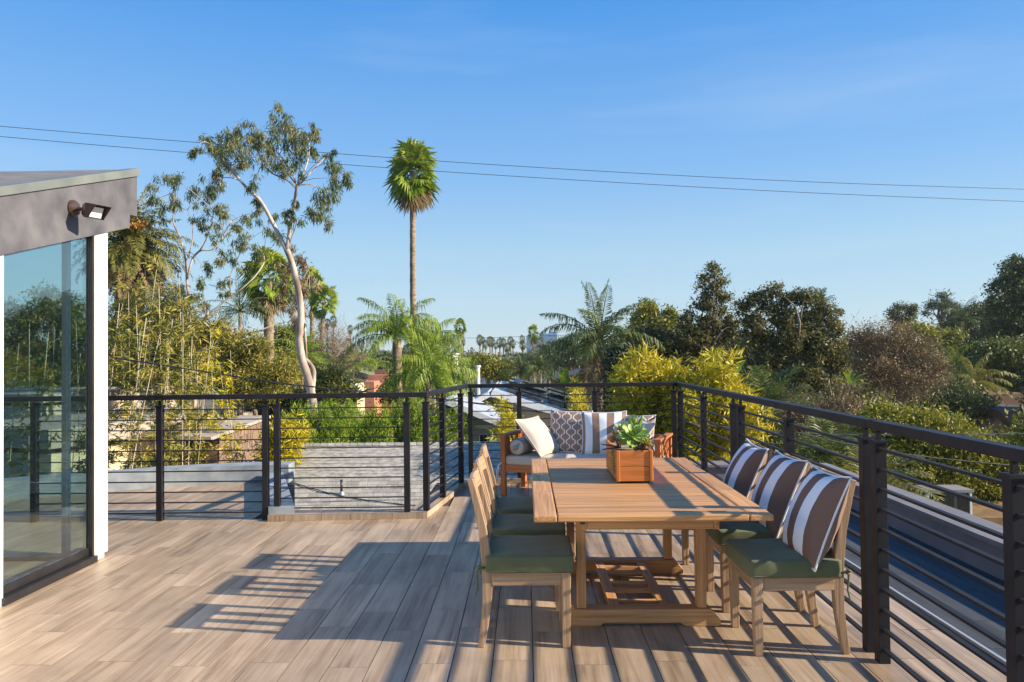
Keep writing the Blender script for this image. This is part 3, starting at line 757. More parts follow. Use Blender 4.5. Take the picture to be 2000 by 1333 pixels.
for k, (x, y, a, lb) in enumerate([(1.535, 3.965, 0, 'brown and white striped pillow on the nearest right-hand chair'),
                                   (1.545, 4.585, 2, 'brown and white striped pillow on the middle right-hand chair'),
                                   (1.52, 5.19, -1, 'brown and white striped pillow on the farthest right-hand chair')]):
    pillow(lb, .49, .50, .20, MT['stripe'], MT['brown'], MT['piping'], (x, y, .668), (R(-23), R(1.5*(k-1)), R(-90+a)), 3+k, 'striped pillows on the chairs')

# ------------------------------------------------------------------ dining table
TX0, TX1, TY0, TY1, TZ = .035, 1.255, 3.76, 5.84, .716
tb = empty('dining_table', ((TX0+TX1)/2, (TY0+TY1)/2, 0), 0, 'golden teak slatted dining table with trestle base', 'table')
TCX, TCY = (TX0+TX1)/2, (TY0+TY1)/2
def tbl(name, m, mat, bevel=.0, parent=tb):
    o = m.build(name, mat, parent, bevel=bevel); o.location = (-TCX, -TCY, 0); return o
bw = .118
for x0, x1 in ((TX0, TX0+bw), (TX1-bw, TX1)):
    for y0, y1 in ((TY0, 4.445), (4.452, 5.125), (5.132, TY1)):
        tbl('end_board', MB().box(x0, x1, y0, y1, TZ-.034, TZ), TABLE[1], .007)
tbl('rim_board', MB().box(TX0+bw+.004, TX1-bw-.004, TY0+.002, TY0+.088, TZ-.034, TZ-.0005), TABLE[0], .007)
tbl('rim_board', MB().box(TX0+bw+.004, TX1-bw-.004, TY1-.088, TY1-.002, TZ-.034, TZ-.0005), TABLE[0], .007)
ns = 36; pit = (TY1-TY0-.18)/ns
for k in range(ns):
    y = TY0+.09+k*pit
    tbl('slat', MB().box(TX0+bw+.008, TX1-bw-.008, y+.0034, y+pit-.0034, TZ-.024, TZ-.0015+rnd.uniform(-.0012, .0006)), TABLE[0], .0022)
for x in (.30, .99):
    tbl('apron', MB().box(x-.014, x+.014, TY0+.10, TY1-.10, .618, .681), TABLE[1], .003)
for y in (TY0+.11, 4.42, 5.15, TY1-.11):
    tbl('apron', MB().box(.316, .974, y-.014, y+.014, .622, .680), TABLE[0], .003)
for y in (4.22, 5.20):
    for x in (.305, .985):
        tbl('leg', MB().box(x-.026, x+.026, y-.036, y+.036, .10, .617), TABLE[2], .004)
    f = MB().prism([(.205, y-.045, 0), (.40, y-.045, 0), (.43, y-.045, .018), (.86, y-.045, .018), (.89, y-.045, 0), (1.085, y-.045, 0), (1.085, y-.045, .035), (1.03, y-.045, .098), (.26, y-.045, .098), (.205, y-.045, .035)], (0, .09, 0))
    tbl('foot', f, TABLE[0], .004)
for x in (.50, .79):
    tbl('stretcher', MB().box(x-.03, x+.03, 4.27, 5.15, .062, .09), TABLE[1], .003)
for y in (4.36, 4.58, 4.71, 4.93, 5.06):
    tbl('cross_piece', MB().box(.531, .759, y-.022, y+.022, .064, .088), TABLE[0], .002)
tbl('clasp', MB().box(.275, .30, TY0+.055, TY0+.075, .66, .68), MT['frame'])

# ------------------------------------------------------------------ sofa
SA = R(-21.5)
sf = empty('outdoor_sofa', (-.29, 8.05, 0), SA, 'orange wooden outdoor sofa with ivory seat cushion by the back railing', 'sofa')
SL, SDp, SHt = 1.76, .66, .675
def sfb(name, m, mat, bevel=.004, parent=sf): return m.build(name, mat, parent, bevel=bevel)
for x in (.03, SL-.03):
    for y in (.03, SDp-.03):
        sfb('leg', MB().box(x-.028, x+.028, y-.028, y+.028, 0, SHt-.028), SOFA[2])
    sfb('arm_rest', MB().box(x-.038, x+.038, -.005, SDp+.01, SHt-.028, SHt), SOFA[1])
    sfb('arm_rail', MB().box(x-.014, x+.014, .06, SDp-.06, .40, .435), SOFA[1])
    for y in (.10, .145, .19, SDp-.19, SDp-.145, SDp-.10):
        sfb('slat', MB().box(x-.008, x+.008, y-.011, y+.011, .436, SHt-.03), SOFA[2], .002)
    sfb('cross_slat', MB().bar((x, .215, .437), (x, SDp-.215, SHt-.032), .014, .022), SOFA[2], .002)
    sfb('cross_slat', MB().bar((x+.0155, .215, SHt-.032), (x+.0155, SDp-.215, .437), .014, .022), SOFA[2], .002)
sfb('front_rail', MB().box(.06, SL-.06, .008, .036, .265, .345), SOFA[0])
sfb('back_rail', MB().box(.06, SL-.06, SDp-.036, SDp-.008, .265, .345), SOFA[0])
sfb('side_rail', MB().box(.016, .044, .06, SDp-.06, .265, .345), SOFA[1])
sfb('side_rail', MB().box(SL-.044, SL-.016, .06, SDp-.06, .265, .345), SOFA[1])
sfb('back_top_rail', MB().box(.06, SL-.06, SDp-.05, SDp-.02, SHt-.07, SHt-.02), SOFA[0])
for k in range(19):
    x = .11+k*(SL-.22)/18; sfb('slat', MB().box(x-.012, x+.012, SDp-.044, SDp-.028, .346, SHt-.071), SOFA[2], .002)
for k in range(7):
    y = .075+k*.078; sfb('seat_slat', MB().box(.05, SL-.05, y, y+.055, .318, .336), SOFA[0], .002)
sc_ = empty('seat_cushion', (SL/2, SDp/2-.02, .390)); sc_.parent = sf
rbox(SL/2-.055, SDp/2-.035, .052, .025, .012, 14).build('cover', MT['ivory'], sc_, smooth=True)
seam(SL/2-.058, SDp/2-.038, .036, .03, .004).build('piping', MT['ivory'], sc_, smooth=True)
for k, z in ((0, -.03), (1, -.035)):
    MB().tube([(-SL/2+.05, -SDp/2+.05, .0), (-SL/2+.02, -SDp/2+.03, -.02), (-SL/2+.0-.008*k, -SDp/2-.012, -.05), (-SL/2-.01-.015*k, -SDp/2-.014, -.12), (-SL/2-.012-.02*k, -SDp/2-.012, -.20-.03*k)], .005, 5).build('tie', MT['piping'], sc_, smooth=True)
def on_sofa(x, y, z): 
    c, s = math.cos(SA), math.sin(SA); return (-.29+x*c-y*s, 8.05+x*s+y*c, z)
def bolster(x, label):
    r_ = empty('bolster', on_sofa(x, .27, .535), SA, label, 'bolster', 'bolsters at the sofa ends')
    prof = [(-.235, .0), (-.245, .03), (-.243, .07), (-.225, .082), (-.20, .088), (0, .092), (.20, .088), (.225, .082), (.243, .07), (.245, .03), (.235, .0)]
    MB().tube([(0, p, 0) for p, _ in prof], [max(q, .002) for _, q in prof], 26).build('cover', MT['ivory'], r_, smooth=True)
    for y in (-.222, .222):
        MB().tube([(.0855*math.cos(R(15*k)), y, .0855*math.sin(R(15*k))) for k in range(25)], .0045, 6, cap=False).build('piping', MT['brown'] if y < 0 else MT['ivory'], r_, smooth=True)
bolster(.185, 'ivory round bolster against the left arm of the sofa')
bolster(SL-.155, 'ivory round bolster against the right arm of the sofa')
pillow('plain ivory square pillow leaning on the bolster at the left', .50, .50, .17, MT['ivory'], MT['ivory'], MT['ivory'], on_sofa(.37, .25, .645), (R(-40), R(0), SA+R(80)), 21, 'scatter pillows on the sofa')
pillow('taupe pillow with white trellis print between the ivory and striped pillows', .48, .48, .16, MT['trellis'], MT['brown'], MT['piping'], on_sofa(.66, .47, .675), (R(-14), R(1), SA+R(6)), 22, 'scatter pillows on the sofa')
pillow('taupe and white striped pillow in the middle of the sofa', .50, .48, .17, MT['stripe2'], MT['brown'], MT['piping'], on_sofa(1.06, .43, .675), (R(-15), R(-1), SA+R(14)), 23, 'scatter pillows on the sofa')
pillow('taupe pillow with white trellis print half hidden behind the succulents', .48, .46, .16, MT['trellis'], MT['brown'], MT['piping'], on_sofa(1.36, .50, .655), (R(-16), R(2), SA+R(8)), 24, 'scatter pillows on the sofa')
pillow('plain white pillow leaning on the right arm of the sofa', .44, .44, .16, MT['ivory'], MT['ivory'], MT['ivory'], on_sofa(1.47, .28, .645), (R(-36), R(0), SA+R(-62)), 25, 'scatter pillows on the sofa')

# ------------------------------------------------------------------ planter with succulents
PX0, PX1, PY0, PY1, PZ = .575, .805, 4.70, 5.27, TZ+.012
pb = empty('planter_box', (.69, 4.98, TZ), 0, 'orange cedar planter box standing on the dining table', 'planter')
def pbb(name, m, mat, bevel=.003): 
    o = m.build(name, mat, pb, bevel=bevel); o.location = (-.69, -4.98, -TZ); return o
zt = PZ+.195
for z0, z1 in ((PZ, PZ+.094), (PZ+.0965, zt)):
    for y in (PY0, PY1): pbb('board', MB().box(PX0+.022, PX1-.022, y-.009 if y == PY0 else y-.009, y+.009, z0, z1), CEDAR[0])
    for x in (PX0+.009, PX1-.009): pbb('board', MB().box(x-.009, x+.009, PY0+.013, PY1-.013, z0, z1), CEDAR[1])
for x in (PX0+.010, PX1-.010):
    for y in (PY0-.003, PY1+.003): pbb('corner_post', MB().box(x-.0115, x+.0115, y-.013, y+.013, PZ-.002, zt+.003), CEDAR[2], .005)
pbb('soil', MB().box(PX0+.02, PX1-.02, PY0+.012, PY1-.012, PZ+.01, zt-.018), MT['soil'], 0)
for x in (.605, .775):
    for y in (4.73, 5.24): pbb('foot', MB().tube([(x, y, TZ), (x, y, TZ+.014)], .011, 10), MT['frame'], 0)
def spoon_mesh(L, W, cup, mat, name='leaf', tipw=.75, nx=7):
    """fleshy leaf along +x, spoon shaped"""
    V = []; Fq = []
    for side in (1, -1):
        b = len(V)
        for i in range(nx+1):
            t = i/nx; w = W*(.28+.72*math.sin(min(1, t/tipw)*math.pi/2)**1.5) if t <= tipw else W*math.sqrt(max(0, 1-((t-tipw)/(1-tipw))**2))
            w = max(w, .0004)
            for j in range(5):
                s = -1+j/2; V.append((L*t, s*w/2, cup*L*t*t+abs(s)**2*w*.22-(1-s*s)*.0030*(1-t*.3)*(side < 0)+.0015*side*(1-abs(s))))
        for i in range(nx):
            for j in range(4):
                a = b+i*5+j; q = (a, a+1, a+6, a+5); Fq.append(q[::-1] if side > 0 else q)
    m = MB(); m.v = V; m.f = Fq; return m.mesh(name, mat, True)
SG = noise_mat('aeonium_green', (.17, .30, .045), (.36, .47, .12), (9, 30, 30), .42, spec=.4, rand=.18)
SG2 = noise_mat('pale_aeonium', (.27, .36, .13), (.42, .48, .22), (9, 30, 30), .45, spec=.4, rand=.12)
SY = noise_mat('sedum_gold', (.30, .27, .03), (.48, .36, .06), (40, 40, 40), .5, rand=.2)
SRD = noise_mat('red_tipped_jade', (.14, .17, .05), (.40, .22, .14), (30, 30, 30), .45, rand=.25)
SDK = noise_mat('dark_aeonium', (.035, .02, .02), (.10, .055, .045), (30, 30, 30), .4, rand=.2)
SPK = noise_mat('pink_bracts', (.55, .10, .14), (.62, .22, .2), (30, 30, 30), .5, rand=.1)
def rosette(label, c, tilt, tiers, me, name='succulent', mat_c=None):
    r_ = empty(name, c, 0, label, 'succulent', 'succulents in the planter box'); r_.rotation_euler = tilt; k = 0
    for n, el, sc, zz in tiers:
        for j in range(n):
            o = link('leaf', me, r_, (0, 0, zz), (0, -R(el+rnd.uniform(-7, 7)), 2*math.pi*(j+.5*(k % 2))/n+rnd.uniform(-.12, .12))); s = sc*rnd.uniform(.9, 1.08); o.scale = (s, s, s)
        k += 1
    MB().tube([(0, 0, -.10), (0, 0, -.05), (0, 0, .012)], [.012, .011, .008], 8).build('stem', SG, r_, smooth=True)
    return r_
big = spoon_mesh(.102, .042, .25, SG); pale = spoon_mesh(.09, .043, .2, SG2); up_ = spoon_mesh(.13, .026, .1, SG, tipw=.5)
small = spoon_mesh(.022, .013, .2, SRD); smally = spoon_mesh(.020, .010, .2, SY); dk = spoon_mesh(.034, .014, .2, SDK)
zp = zt
rosette('large bright green rosette succulent facing front in the planter', (.69, 4.77, zp+.085), (R(38), R(4), 0), [(8, -22, 1.0, -.012), (9, 4, 1.0, -.006), (7, 30, .8, 0), (5, 55, .5, .004), (3, 75, .3, .005)], big)
rosette('pale green rosette succulent behind the large one', (.655, 4.93, zp+.105), (R(14), R(-16), 0), [(7, -8, 1.0, -.01), (7, 22, .85, 0), (5, 55, .5, .004)], pale)
rosette('succulent with tall upright narrow green leaves at the back', (.725, 4.99, zp+.03), (R(4), R(6), 0), [(6, 58, 1.15, -.01), (6, 72, 1.35, 0), (4, 84, 1.3, 0)], up_)
rosette('bright green rosette succulent leaning to the right', (.745, 4.86, zp+.075), (R(20), R(34), 0), [(8, -10, .85, -.01), (7, 20, .75, 0), (5, 50, .45, .004)], big)
def tuft(label, c, rad, n, me, name='succulent'):
    r_ = empty(name, c, 0, label, 'succulent', 'succulents in the planter box')
    for j in range(n):
        d = Vector((rnd.gauss(0, 1), rnd.gauss(0, 1), abs(rnd.gauss(.3, .8)))).normalized(); p_ = Vector((d.x*rad[0], d.y*rad[1], d.z*rad[2]))*rnd.uniform(.55, 1)
        o = link('leaf', me, r_, p_, (rnd.uniform(-.4, .4), -math.asin(max(-.3, min(.95, d.z)))+rnd.uniform(-.4, .4), math.atan2(d.y, d.x))); s = rnd.uniform(.8, 1.3); o.scale = (s, s, s)
    MB().tube([(0, 0, -.04), (0, 0, rad[2]*.7)], [.010, .005], 6).build('stem', SDK, r_)
    return r_
tuft('small jade plant with red edged leaves at the left of the planter', (.605, 4.86, zp+.035), (.045, .05, .075), 110, small)
tuft('small golden sedum at the right of the planter', (.765, 4.76, zp+.02), (.036, .04, .055), 110, smally)
tuft('small dark purple succulent near the front right of the planter', (.735, 4.735, zp), (.028, .022, .024), 34, dk)
dag = spoon_mesh(.13, .02, -.05, SDK, tipw=.3); pk = spoon_mesh(.045, .012, .1, SPK, tipw=.4)
r_ = empty('succulent', (.615, 4.78, zp+.01), 0, 'dark narrow leaves with pink bracts at the left edge of the planter', 'succulent', 'succulents in the planter box')
for a, e, me in ((188, -2, dag), (172, 12, dag), (215, 14, dag), (180, 62, pk), (150, 70, pk), (205, 58, pk)): link('leaf', me, r_, (0, 0, 0), (0, -R(e), R(a)))
r_ = empty('succulent', (.583, 4.80, zp-.004), 0, 'thin trailing green succulent hanging down the planter side', 'succulent', 'succulents in the planter box')
for k in range(5):
    yy = -.03+k*.017; ln = rnd.uniform(.07, .17)
    MB().tube([(.006, yy, 0), (-.012, yy, .004), (-.019, yy, -.03), (-.02, yy+.004, -ln)], .0016, 5).build('stem', SG, r_)
    for j in range(int(ln/.009)):
        o = link('leaf', smally if j % 7 == 0 else small, r_, (-.02, yy+.003, -j*.009), (0, R(rnd.uniform(-30, 40)), rnd.uniform(0, 6.3))); o.scale = (.55, .55, .55)
# ------------------------------------------------------------------ ground and far land
GZ = -6.2
g = MB().quad((-620, -38, GZ), (620, -38, GZ), (620, 990, GZ), (-620, 990, GZ)).build('ground', noise_mat('dry_ground', (.055, .06, .03), (.15, .13, .085), (.05, .05, .05), .95, detail=8))
tag(g, kind='structure')
PX = lambda Y: Y/F_PX             # metres per photograph pixel at depth Y

LM = dict(
    euc=leaf_mat('eucalyptus_leaf', [(.035, .065, .026), (.085, .13, .046), (.17, .195, .07), (.29, .23, .09)]),
    ficus=leaf_mat('ficus_leaf', [(.028, .038, .010), (.105, .112, .034), (.36, .30, .12)], .4, .5, .25),
    ficusy=leaf_mat('gold_green_leaf', [(.075, .115, .012), (.24, .245, .028), (.48, .39, .05)], .35),
    bamboo=leaf_mat('golden_bamboo_leaf', [(.17, .20, .012), (.48, .41, .022), (.72, .56, .05)], .45),
    bamboo2=leaf_mat('dry_bamboo_leaf', [(.085, .11, .02), (.24, .235, .035), (.46, .33, .075)], .4),
    pepper=leaf_mat('pepper_leaf', [(.09, .17, .010), (.22, .33, .025), (.40, .46, .05)], .45),
    shrub=leaf_mat('shrub_leaf', [(.045, .070, .012), (.135, .165, .034), (.32, .29, .075)], .35),
    dark=leaf_mat('dark_leaf', [(.020, .038, .012), (.080, .11, .030), (.22, .22, .065)], .25),
    far=leaf_mat('far_leaf', [(.05, .085, .045), (.10, .135, .065), (.18, .19, .09)], .2),
    palm=leaf_mat('palm_leaf', [(.07, .14, .010), (.20, .29, .025), (.40, .43, .07)], .4, .5, .25),
    palmd=leaf_mat('dark_palm_leaf', [(.030, .058, .014), (.095, .135, .032), (.27, .27, .085)], .4, .5, .25),
    phoenix=leaf_mat('date_palm_leaf', [(.07, .085, .018), (.17, .17, .035), (.33, .26, .06)], .3),
    dead=leaf_mat('dead_frond', [(.11, .075, .035), (.22, .15, .07), (.32, .24, .12)], .2),
    twig=leaf_mat('bare_twig', [(.13, .082, .044), (.26, .175, .10), (.38, .28, .17)], .1),
    brown=leaf_mat('brown_green_leaf', [(.075, .052, .022), (.20, .140, .066), (.36, .265, .14)], .25),
    conifer=leaf_mat('cypress_leaf', [(.014, .028, .016), (.03, .05, .025), (.05, .075, .035)], .15),
    orange=leaf_mat('orange_fruit', [(.30, .13, .02), (.46, .22, .03)], .2),
)
BARK = dict(
    pale=noise_mat('pale_gum_bark', (.19, .135, .105), (.56, .47, .40), (4, 4, 1.6), .8, .3, (30, 30, 6)),
    brown=noise_mat('brown_bark', (.10, .07, .05), (.22, .165, .12), (9, 9, 2), .9, .6, (30, 30, 8)),
    palm=noise_mat('palm_trunk_bark', (.16, .115, .075), (.36, .27, .18), (4, 4, 9), .9, .8, (9, 9, 30)),
    grey=noise_mat('grey_bark', (.13, .10, .08), (.30, .245, .20), (5, 5, 1.5), .9, .5, (30, 30, 8)),
    cane=noise_mat('bamboo_cane', (.34, .27, .16), (.62, .55, .42), (8, 8, 2.5), .5, rand=.25),
)

def shoot(name, P, D, L, W, mat, parent, tint=None): return leaf_obj(name, P, D, L, W, mat, parent, tint)

def ell(px, py, Y, rx, ry, dep=None):
    """crown lobe: where it stands, its half width and half height read off the photograph, and its depth in metres"""
    c = at(px, py, Y); return (np.array(c), np.array([rx*PX(Y), dep if dep else rx*PX(Y), ry*PX(Y)]))

def scatter(ells, n, edge=.55):
    w = np.array([np.prod(e[1])**.67 for e in ells]); w /= w.sum(); k = rng.choice(len(ells), n, p=w)
    d = unit(rng.normal(size=(n, 3))); r = rng.random(n)**(1/(3*edge+.6)); r *= rng.uniform(.82, 1.08, n)
    C = np.array([ells[i][0] for i in k]); S = np.array([ells[i][1] for i in k])
    return C+d*S*r[:, None], d

def limb_mb(m, a, b, r0, r1, wob=.08, n=6, seg=6):
    a, b = np.array(a, float), np.array(b, float); ln = np.linalg.norm(b-a); off = rng.normal(size=3)*wob*ln; pts = []
    for i in range(seg+1):
        t = i/seg; pts.append(a+(b-a)*t+off*math.sin(math.pi*t)+np.array([0, 0, .10*ln*math.sin(math.pi*t)]))
    m.tube(pts, [r0+(r1-r0)*i/seg for i in range(seg+1)], n); return pts

def tree(name, label, cat, base, ells, ncl, nlf, cr, L, W, lmat, bark=None, tr=.16, droop=.15, group=None, limbs=12, lean=0, up=.25, twigs=0, flat=.8):
    """tapered trunk with limbs to the clumps of a crown of small leaves"""
    base = np.array(base, float); root = empty(name, base, 0, label, cat, group)
    E_ = [(e[0]-base, e[1]) for e in ells]
    C, dn = scatter(E_, ncl)
    n = ncl*nlf; k = np.repeat(np.arange(ncl), nlf); sz = rng.uniform(.6, 1.25, ncl)
    P = C[k]+rng.normal(size=(n, 3))*np.array([1, 1, flat])*(cr*sz[k])[:, None]*.55
    D = unit(rng.normal(size=(n, 3))*.8+dn[k]*.5+np.array([0, 0, up-droop*2]))
    tint = np.clip(.55*rng.random(ncl)[k]+.45*rng.random(n), 0, 1)
    leaf_obj('crown', P, D, L*rng.lognormal(-.08, .33, n), W*rng.lognormal(-.08, .30, n), lmat, root, tint)
    m = MB(); cen = np.average([e[0] for e in E_], axis=0, weights=[np.prod(e[1]) for e in E_]); topz = cen.copy()
    low = min(e[0][2]-e[1][2] for e in E_)
    fork = np.array([cen[0]*.7+lean, cen[1]*.7, max(low*.9+cen[2]*.1, cen[2]*.35)])
    pts = limb_mb(m, (0, 0, 0), fork, tr, tr*.75, .03, 9, 5)
    pts2 = limb_mb(m, pts[-1], topz, tr*.75, tr*.3, .06, 8, 5)
    sel = rng.choice(ncl, min(limbs, ncl), replace=False)
    allp = pts[3:]+pts2
    for s in sel:
        c = C[s]; j = min(range(len(allp)), key=lambda q: np.linalg.norm(allp[q]-c)+2.0*max(0, allp[q][2]-c[2])); a = allp[max(0, j-1)]
        limb_mb(m, a, c, tr*.32, tr*.06, .10, 5, 5)
    m.build('trunk', bark or BARK['brown'], root, smooth=True)
    if twigs:
        k = rng.choice(ncl, twigs); P = C[k]+rng.normal(size=(twigs, 3))*cr*.7; D = unit(rng.normal(size=(twigs, 3))*.6+dn[k]+np.array([0, 0, .5]))
        leaf_obj('twigs', P, D, cr*rng.uniform(.5, 1.4, twigs), .012*(cr/.5)*rng.uniform(.6, 1.3, twigs), LM['twig'], root)
    return root

# ------------------------------------------------------------------ palms
def fan_frond(e, Rf, pet, nb=22, droop=.35, seed=0, roll=0):
    r_ = np.random.default_rng(seed); e = math.radians(e); d = np.array([math.cos(e), 0, math.sin(e)]); y = np.array([0, 1., 0]); nrm = np.cross(d, y); c_, s_ = math.cos(roll), math.sin(roll); y, nrm = y*c_+nrm*s_, nrm*c_-y*s_
    hub = d*pet+np.array([0, 0, -.06*pet]); V, Fq = [], []
    def q(*v): 
        Fq.append([len(V)+i for i in range(4)]); V.extend(v)
    w = .018*Rf/.7
    q(np.array([0, w, 0]), np.array([0, -w, 0]), hub+y*-w*.5, hub+y*w*.5)
    q(np.array([0, 0, w]), np.array([0, 0, -w]), hub+nrm*-w*.5, hub+nrm*w*.5)
    for i in range(nb):
        a = math.radians(-112+224*(i+.5)/nb); s = 1-.25*(abs(a)/2)**2; s *= r_.uniform(.78, 1.12)
        dr = math.cos(a)*d+math.sin(a)*y+nrm*(.16*abs(math.sin(a))); dr /= np.linalg.norm(dr); sd = np.cross(dr, nrm); sd /= np.linalg.norm(sd)
        wd = Rf*.062
        m1 = hub+dr*Rf*s*.55+np.array([0, 0, -.05*Rf]); tp = hub+dr*Rf*s*.95+np.array([0, 0, -droop*Rf*r_.uniform(.6, 1.2)])
        q(hub, m1+sd*wd, m1+nrm*.01, m1-sd*wd); q(m1+sd*wd, tp, tp, m1-sd*wd)
    return np.array(V), np.array(Fq)

def feather_frond(e0, bend, Lf, nl=34, ll=.45, lw=.035, dr=.7, seed=0, vee=.35, dens=1):
    r_ = np.random.default_rng(seed); V, Fq = [], []; pos = np.zeros(3); prev = None; N = 16; pts = []
    for i in range(N+1):
        t = i/N; a = math.radians(e0-bend*t**1.25); pts.append(pos.copy()); tg = np.array([math.cos(a), 0, math.sin(a)]); pos = pos+tg*Lf/N
    pts = np.array(pts)
    def q(*v):
        Fq.append([len(V)+i for i in range(4)]); V.extend(v)
    y = np.array([0, 1., 0])
    for i in range(N):
        w0, w1 = .035*Lf/2.5*(1-i/N*.85), .035*Lf/2.5*(1-(i+1)/N*.85); q(pts[i]+y*w0, pts[i]-y*w0, pts[i+1]-y*w1, pts[i+1]+y*w1)
        z = np.array([0, 0, .8]); q(pts[i]+z*w0, pts[i]-z*w0, pts[i+1]-z*w1, pts[i+1]+z*w1)
    for s in (-1, 1):
        for j in range(nl):
            t = .10+.90*(j+.5)/nl; x = t*N; i = min(int(x), N-1); f = x-i; p = pts[i]*(1-f)+pts[i+1]*f; tg = pts[i+1]-pts[i]; tg /= np.linalg.norm(tg)
            nrm = np.cross(tg, y); nrm /= np.linalg.norm(nrm); 
            if nrm[2] < 0: nrm = -nrm
            l = ll*math.sin(math.pi*(.16+.80*t))**.7*r_.uniform(.85, 1.12)
            dv = tg*.55+y*s*.85+nrm*vee*r_.uniform(-.5, 1.4); dv /= np.linalg.norm(dv)
            m1 = p+dv*l*.5+np.array([0, 0, -dr*l*.16]); tp = p+dv*l*(1-.35*dr)+np.array([0, 0, -dr*l*.8*r_.uniform(.7, 1.2)])
            sd = np.cross(dv, nrm)*lw*.5
            q(p, m1+sd, m1, m1-sd); q(m1+sd, tp, tp, m1-sd)
    return np.array(V), np.array(Fq)

def frond_mesh(VF, mat, name='frond', tint=None):
    V, Fq = VF; return np_mesh(name, V, Fq, mat, rng.random(len(Fq)) if tint is None else np.clip(tint+rng.normal(size=len(Fq))*.18, 0, 1))

def trunk_obj(root, h, r0, r1, mat, lean=(0, 0), rings=0, flare=1.3, n=12):
    m = MB(); k = max(12, int(h*3) if rings else 12); pts, rr = [], []
    for i in range(k+1):
        t = i/k; pts.append((lean[0]*t*t+.02*h*.3*math.sin(t*5)*.3, lean[1]*t*t, h*t)); r_ = r0+(r1-r0)*t
        if t < .08: r_ *= 1+(flare-1)*(1-t/.08)
        rr.append(r_*(1+(.045*(1 if i % 2 else -1) if rings else 0)))
    m.tube(pts, rr, n); o = m.build('trunk', mat, root, smooth=True); return Vector(pts[-1])

FAN = {}
def fan_set(key, Rf, pet, mat, droop, nb=22):
    if key not in FAN:
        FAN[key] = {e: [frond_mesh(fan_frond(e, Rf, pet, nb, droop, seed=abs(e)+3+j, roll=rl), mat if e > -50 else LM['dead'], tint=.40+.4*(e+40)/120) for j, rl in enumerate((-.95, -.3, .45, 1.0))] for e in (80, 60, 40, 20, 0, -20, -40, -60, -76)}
    return FAN[key]
def fan_palm(label, base, h, r0, r1, Rf, pet, key, counts, lean=(0, 0), mat=None, droop=.35, group=None, sc=1.0):
    root = empty('fan_palm', base, 0, label, 'palm', group); S = fan_set(key, Rf, pet, mat or LM['palm'], droop)
    tp = trunk_obj(root, h, r0, r1, BARK['palm'], lean, 1)
    for e, n in counts.items():
        a0 = rnd.uniform(0, 6.3)
        for j in range(n):
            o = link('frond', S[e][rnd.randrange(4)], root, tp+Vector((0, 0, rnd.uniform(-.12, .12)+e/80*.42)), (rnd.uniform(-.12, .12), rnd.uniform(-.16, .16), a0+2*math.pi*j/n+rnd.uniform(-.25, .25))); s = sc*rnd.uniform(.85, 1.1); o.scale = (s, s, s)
    return root
def feather_palm(name, label, base, h, r0, r1, Lf, key, spec, mat, lean=(0, 0), group=None, ll=.5, lw=.03, dr=.9, vee=.3, nl=36, bark=None, flare=1.2):
    root = empty(name, base, 0, label, 'palm', group); tp = trunk_obj(root, h, r0, r1, bark or BARK['palm'], lean, 1, flare)
    for q, (e, bend, n, m_) in enumerate(spec):
        mm = [frond_mesh(feather_frond(e+de, bend, Lf*ls, nl, ll, lw, dr, seed=q*7+de+20, vee=vee), m_ or mat, tint=.5) for de, ls in ((-5, 1), (6, .93))]
        a0 = rnd.uniform(0, 6.3)
        for j in range(n):
            o = link('frond', mm[j % 2], root, tp, (rnd.uniform(-.10, .10), rnd.uniform(-.08, .08), a0+2*math.pi*j/n+rnd.uniform(-.2, .2))); s = rnd.uniform(.88, 1.08); o.scale = (s, s, s)
    return root

def ground_at(px, Y): 
    p = at(px, 760, Y); return Vector((p.x, Y, GZ))
# the tall palm and its neighbours
def crown_h(px, py, Y): return at(px, py, Y).z-GZ
Y = 32.0
tall = fan_palm('very tall slender fan palm standing alone against the sky', ground_at(806, Y), crown_h(806, 338, Y), .17, .115, .90, .50, 'tall', {80: 6, 60: 8, 40: 8, 20: 8, 0: 7, -20: 6, -40: 5, -60: 4, -76: 6}, lean=(.12, 0))
Y = 38.0
fan_palm('stout fan palm with bright trunk behind the leaning gum tree', ground_at(526, Y), crown_h(527, 545, Y), .26, .25, .95, .75, 'stout', {80: 4, 60: 6, 40: 7, 20: 7, 0: 7, -20: 6, -40: 6, -60: 6}, droop=.45)
Y = 62.0
fan_palm('taller of the two slim fan palms right of the gum trunk', ground_at(608, Y), crown_h(612, 560, Y), .22, .17, .85, .7, 'slim', {80: 4, 60: 6, 40: 6, 20: 6, 0: 6, -20: 5, -40: 4}, lean=(.2, 0))
fan_palm('shorter of the two slim fan palms right of the gum trunk', ground_at(622, Y-2), crown_h(634, 590, Y-2), .22, .17, .85, .7, 'slim', {80: 4, 60: 5, 40: 5, 20: 6, 0: 6, -20: 5, -40: 4}, lean=(.55, 0))
Y = 95.0
fan_palm('distant fan palm with brown skirt right of the tall palm', ground_at(898, Y), crown_h(899, 640, Y), .22, .16, .85, .7, 'slim', {80: 3, 60: 5, 40: 5, 20: 5, 0: 5, -20: 5, -40: 4, -60: 4, -76: 7}, lean=(.1, 0), sc=.68)
Y = 100.0
fan_palm('fan palm in front of the distant blue tower', ground_at(1043, Y), crown_h(1043, 652, Y), .22, .16, .95, .8, 'slim', {80: 3, 60: 5, 40: 5, 20: 5, 0: 5, -20: 5, -40: 4, -60: 4, -76: 6}, sc=.72)
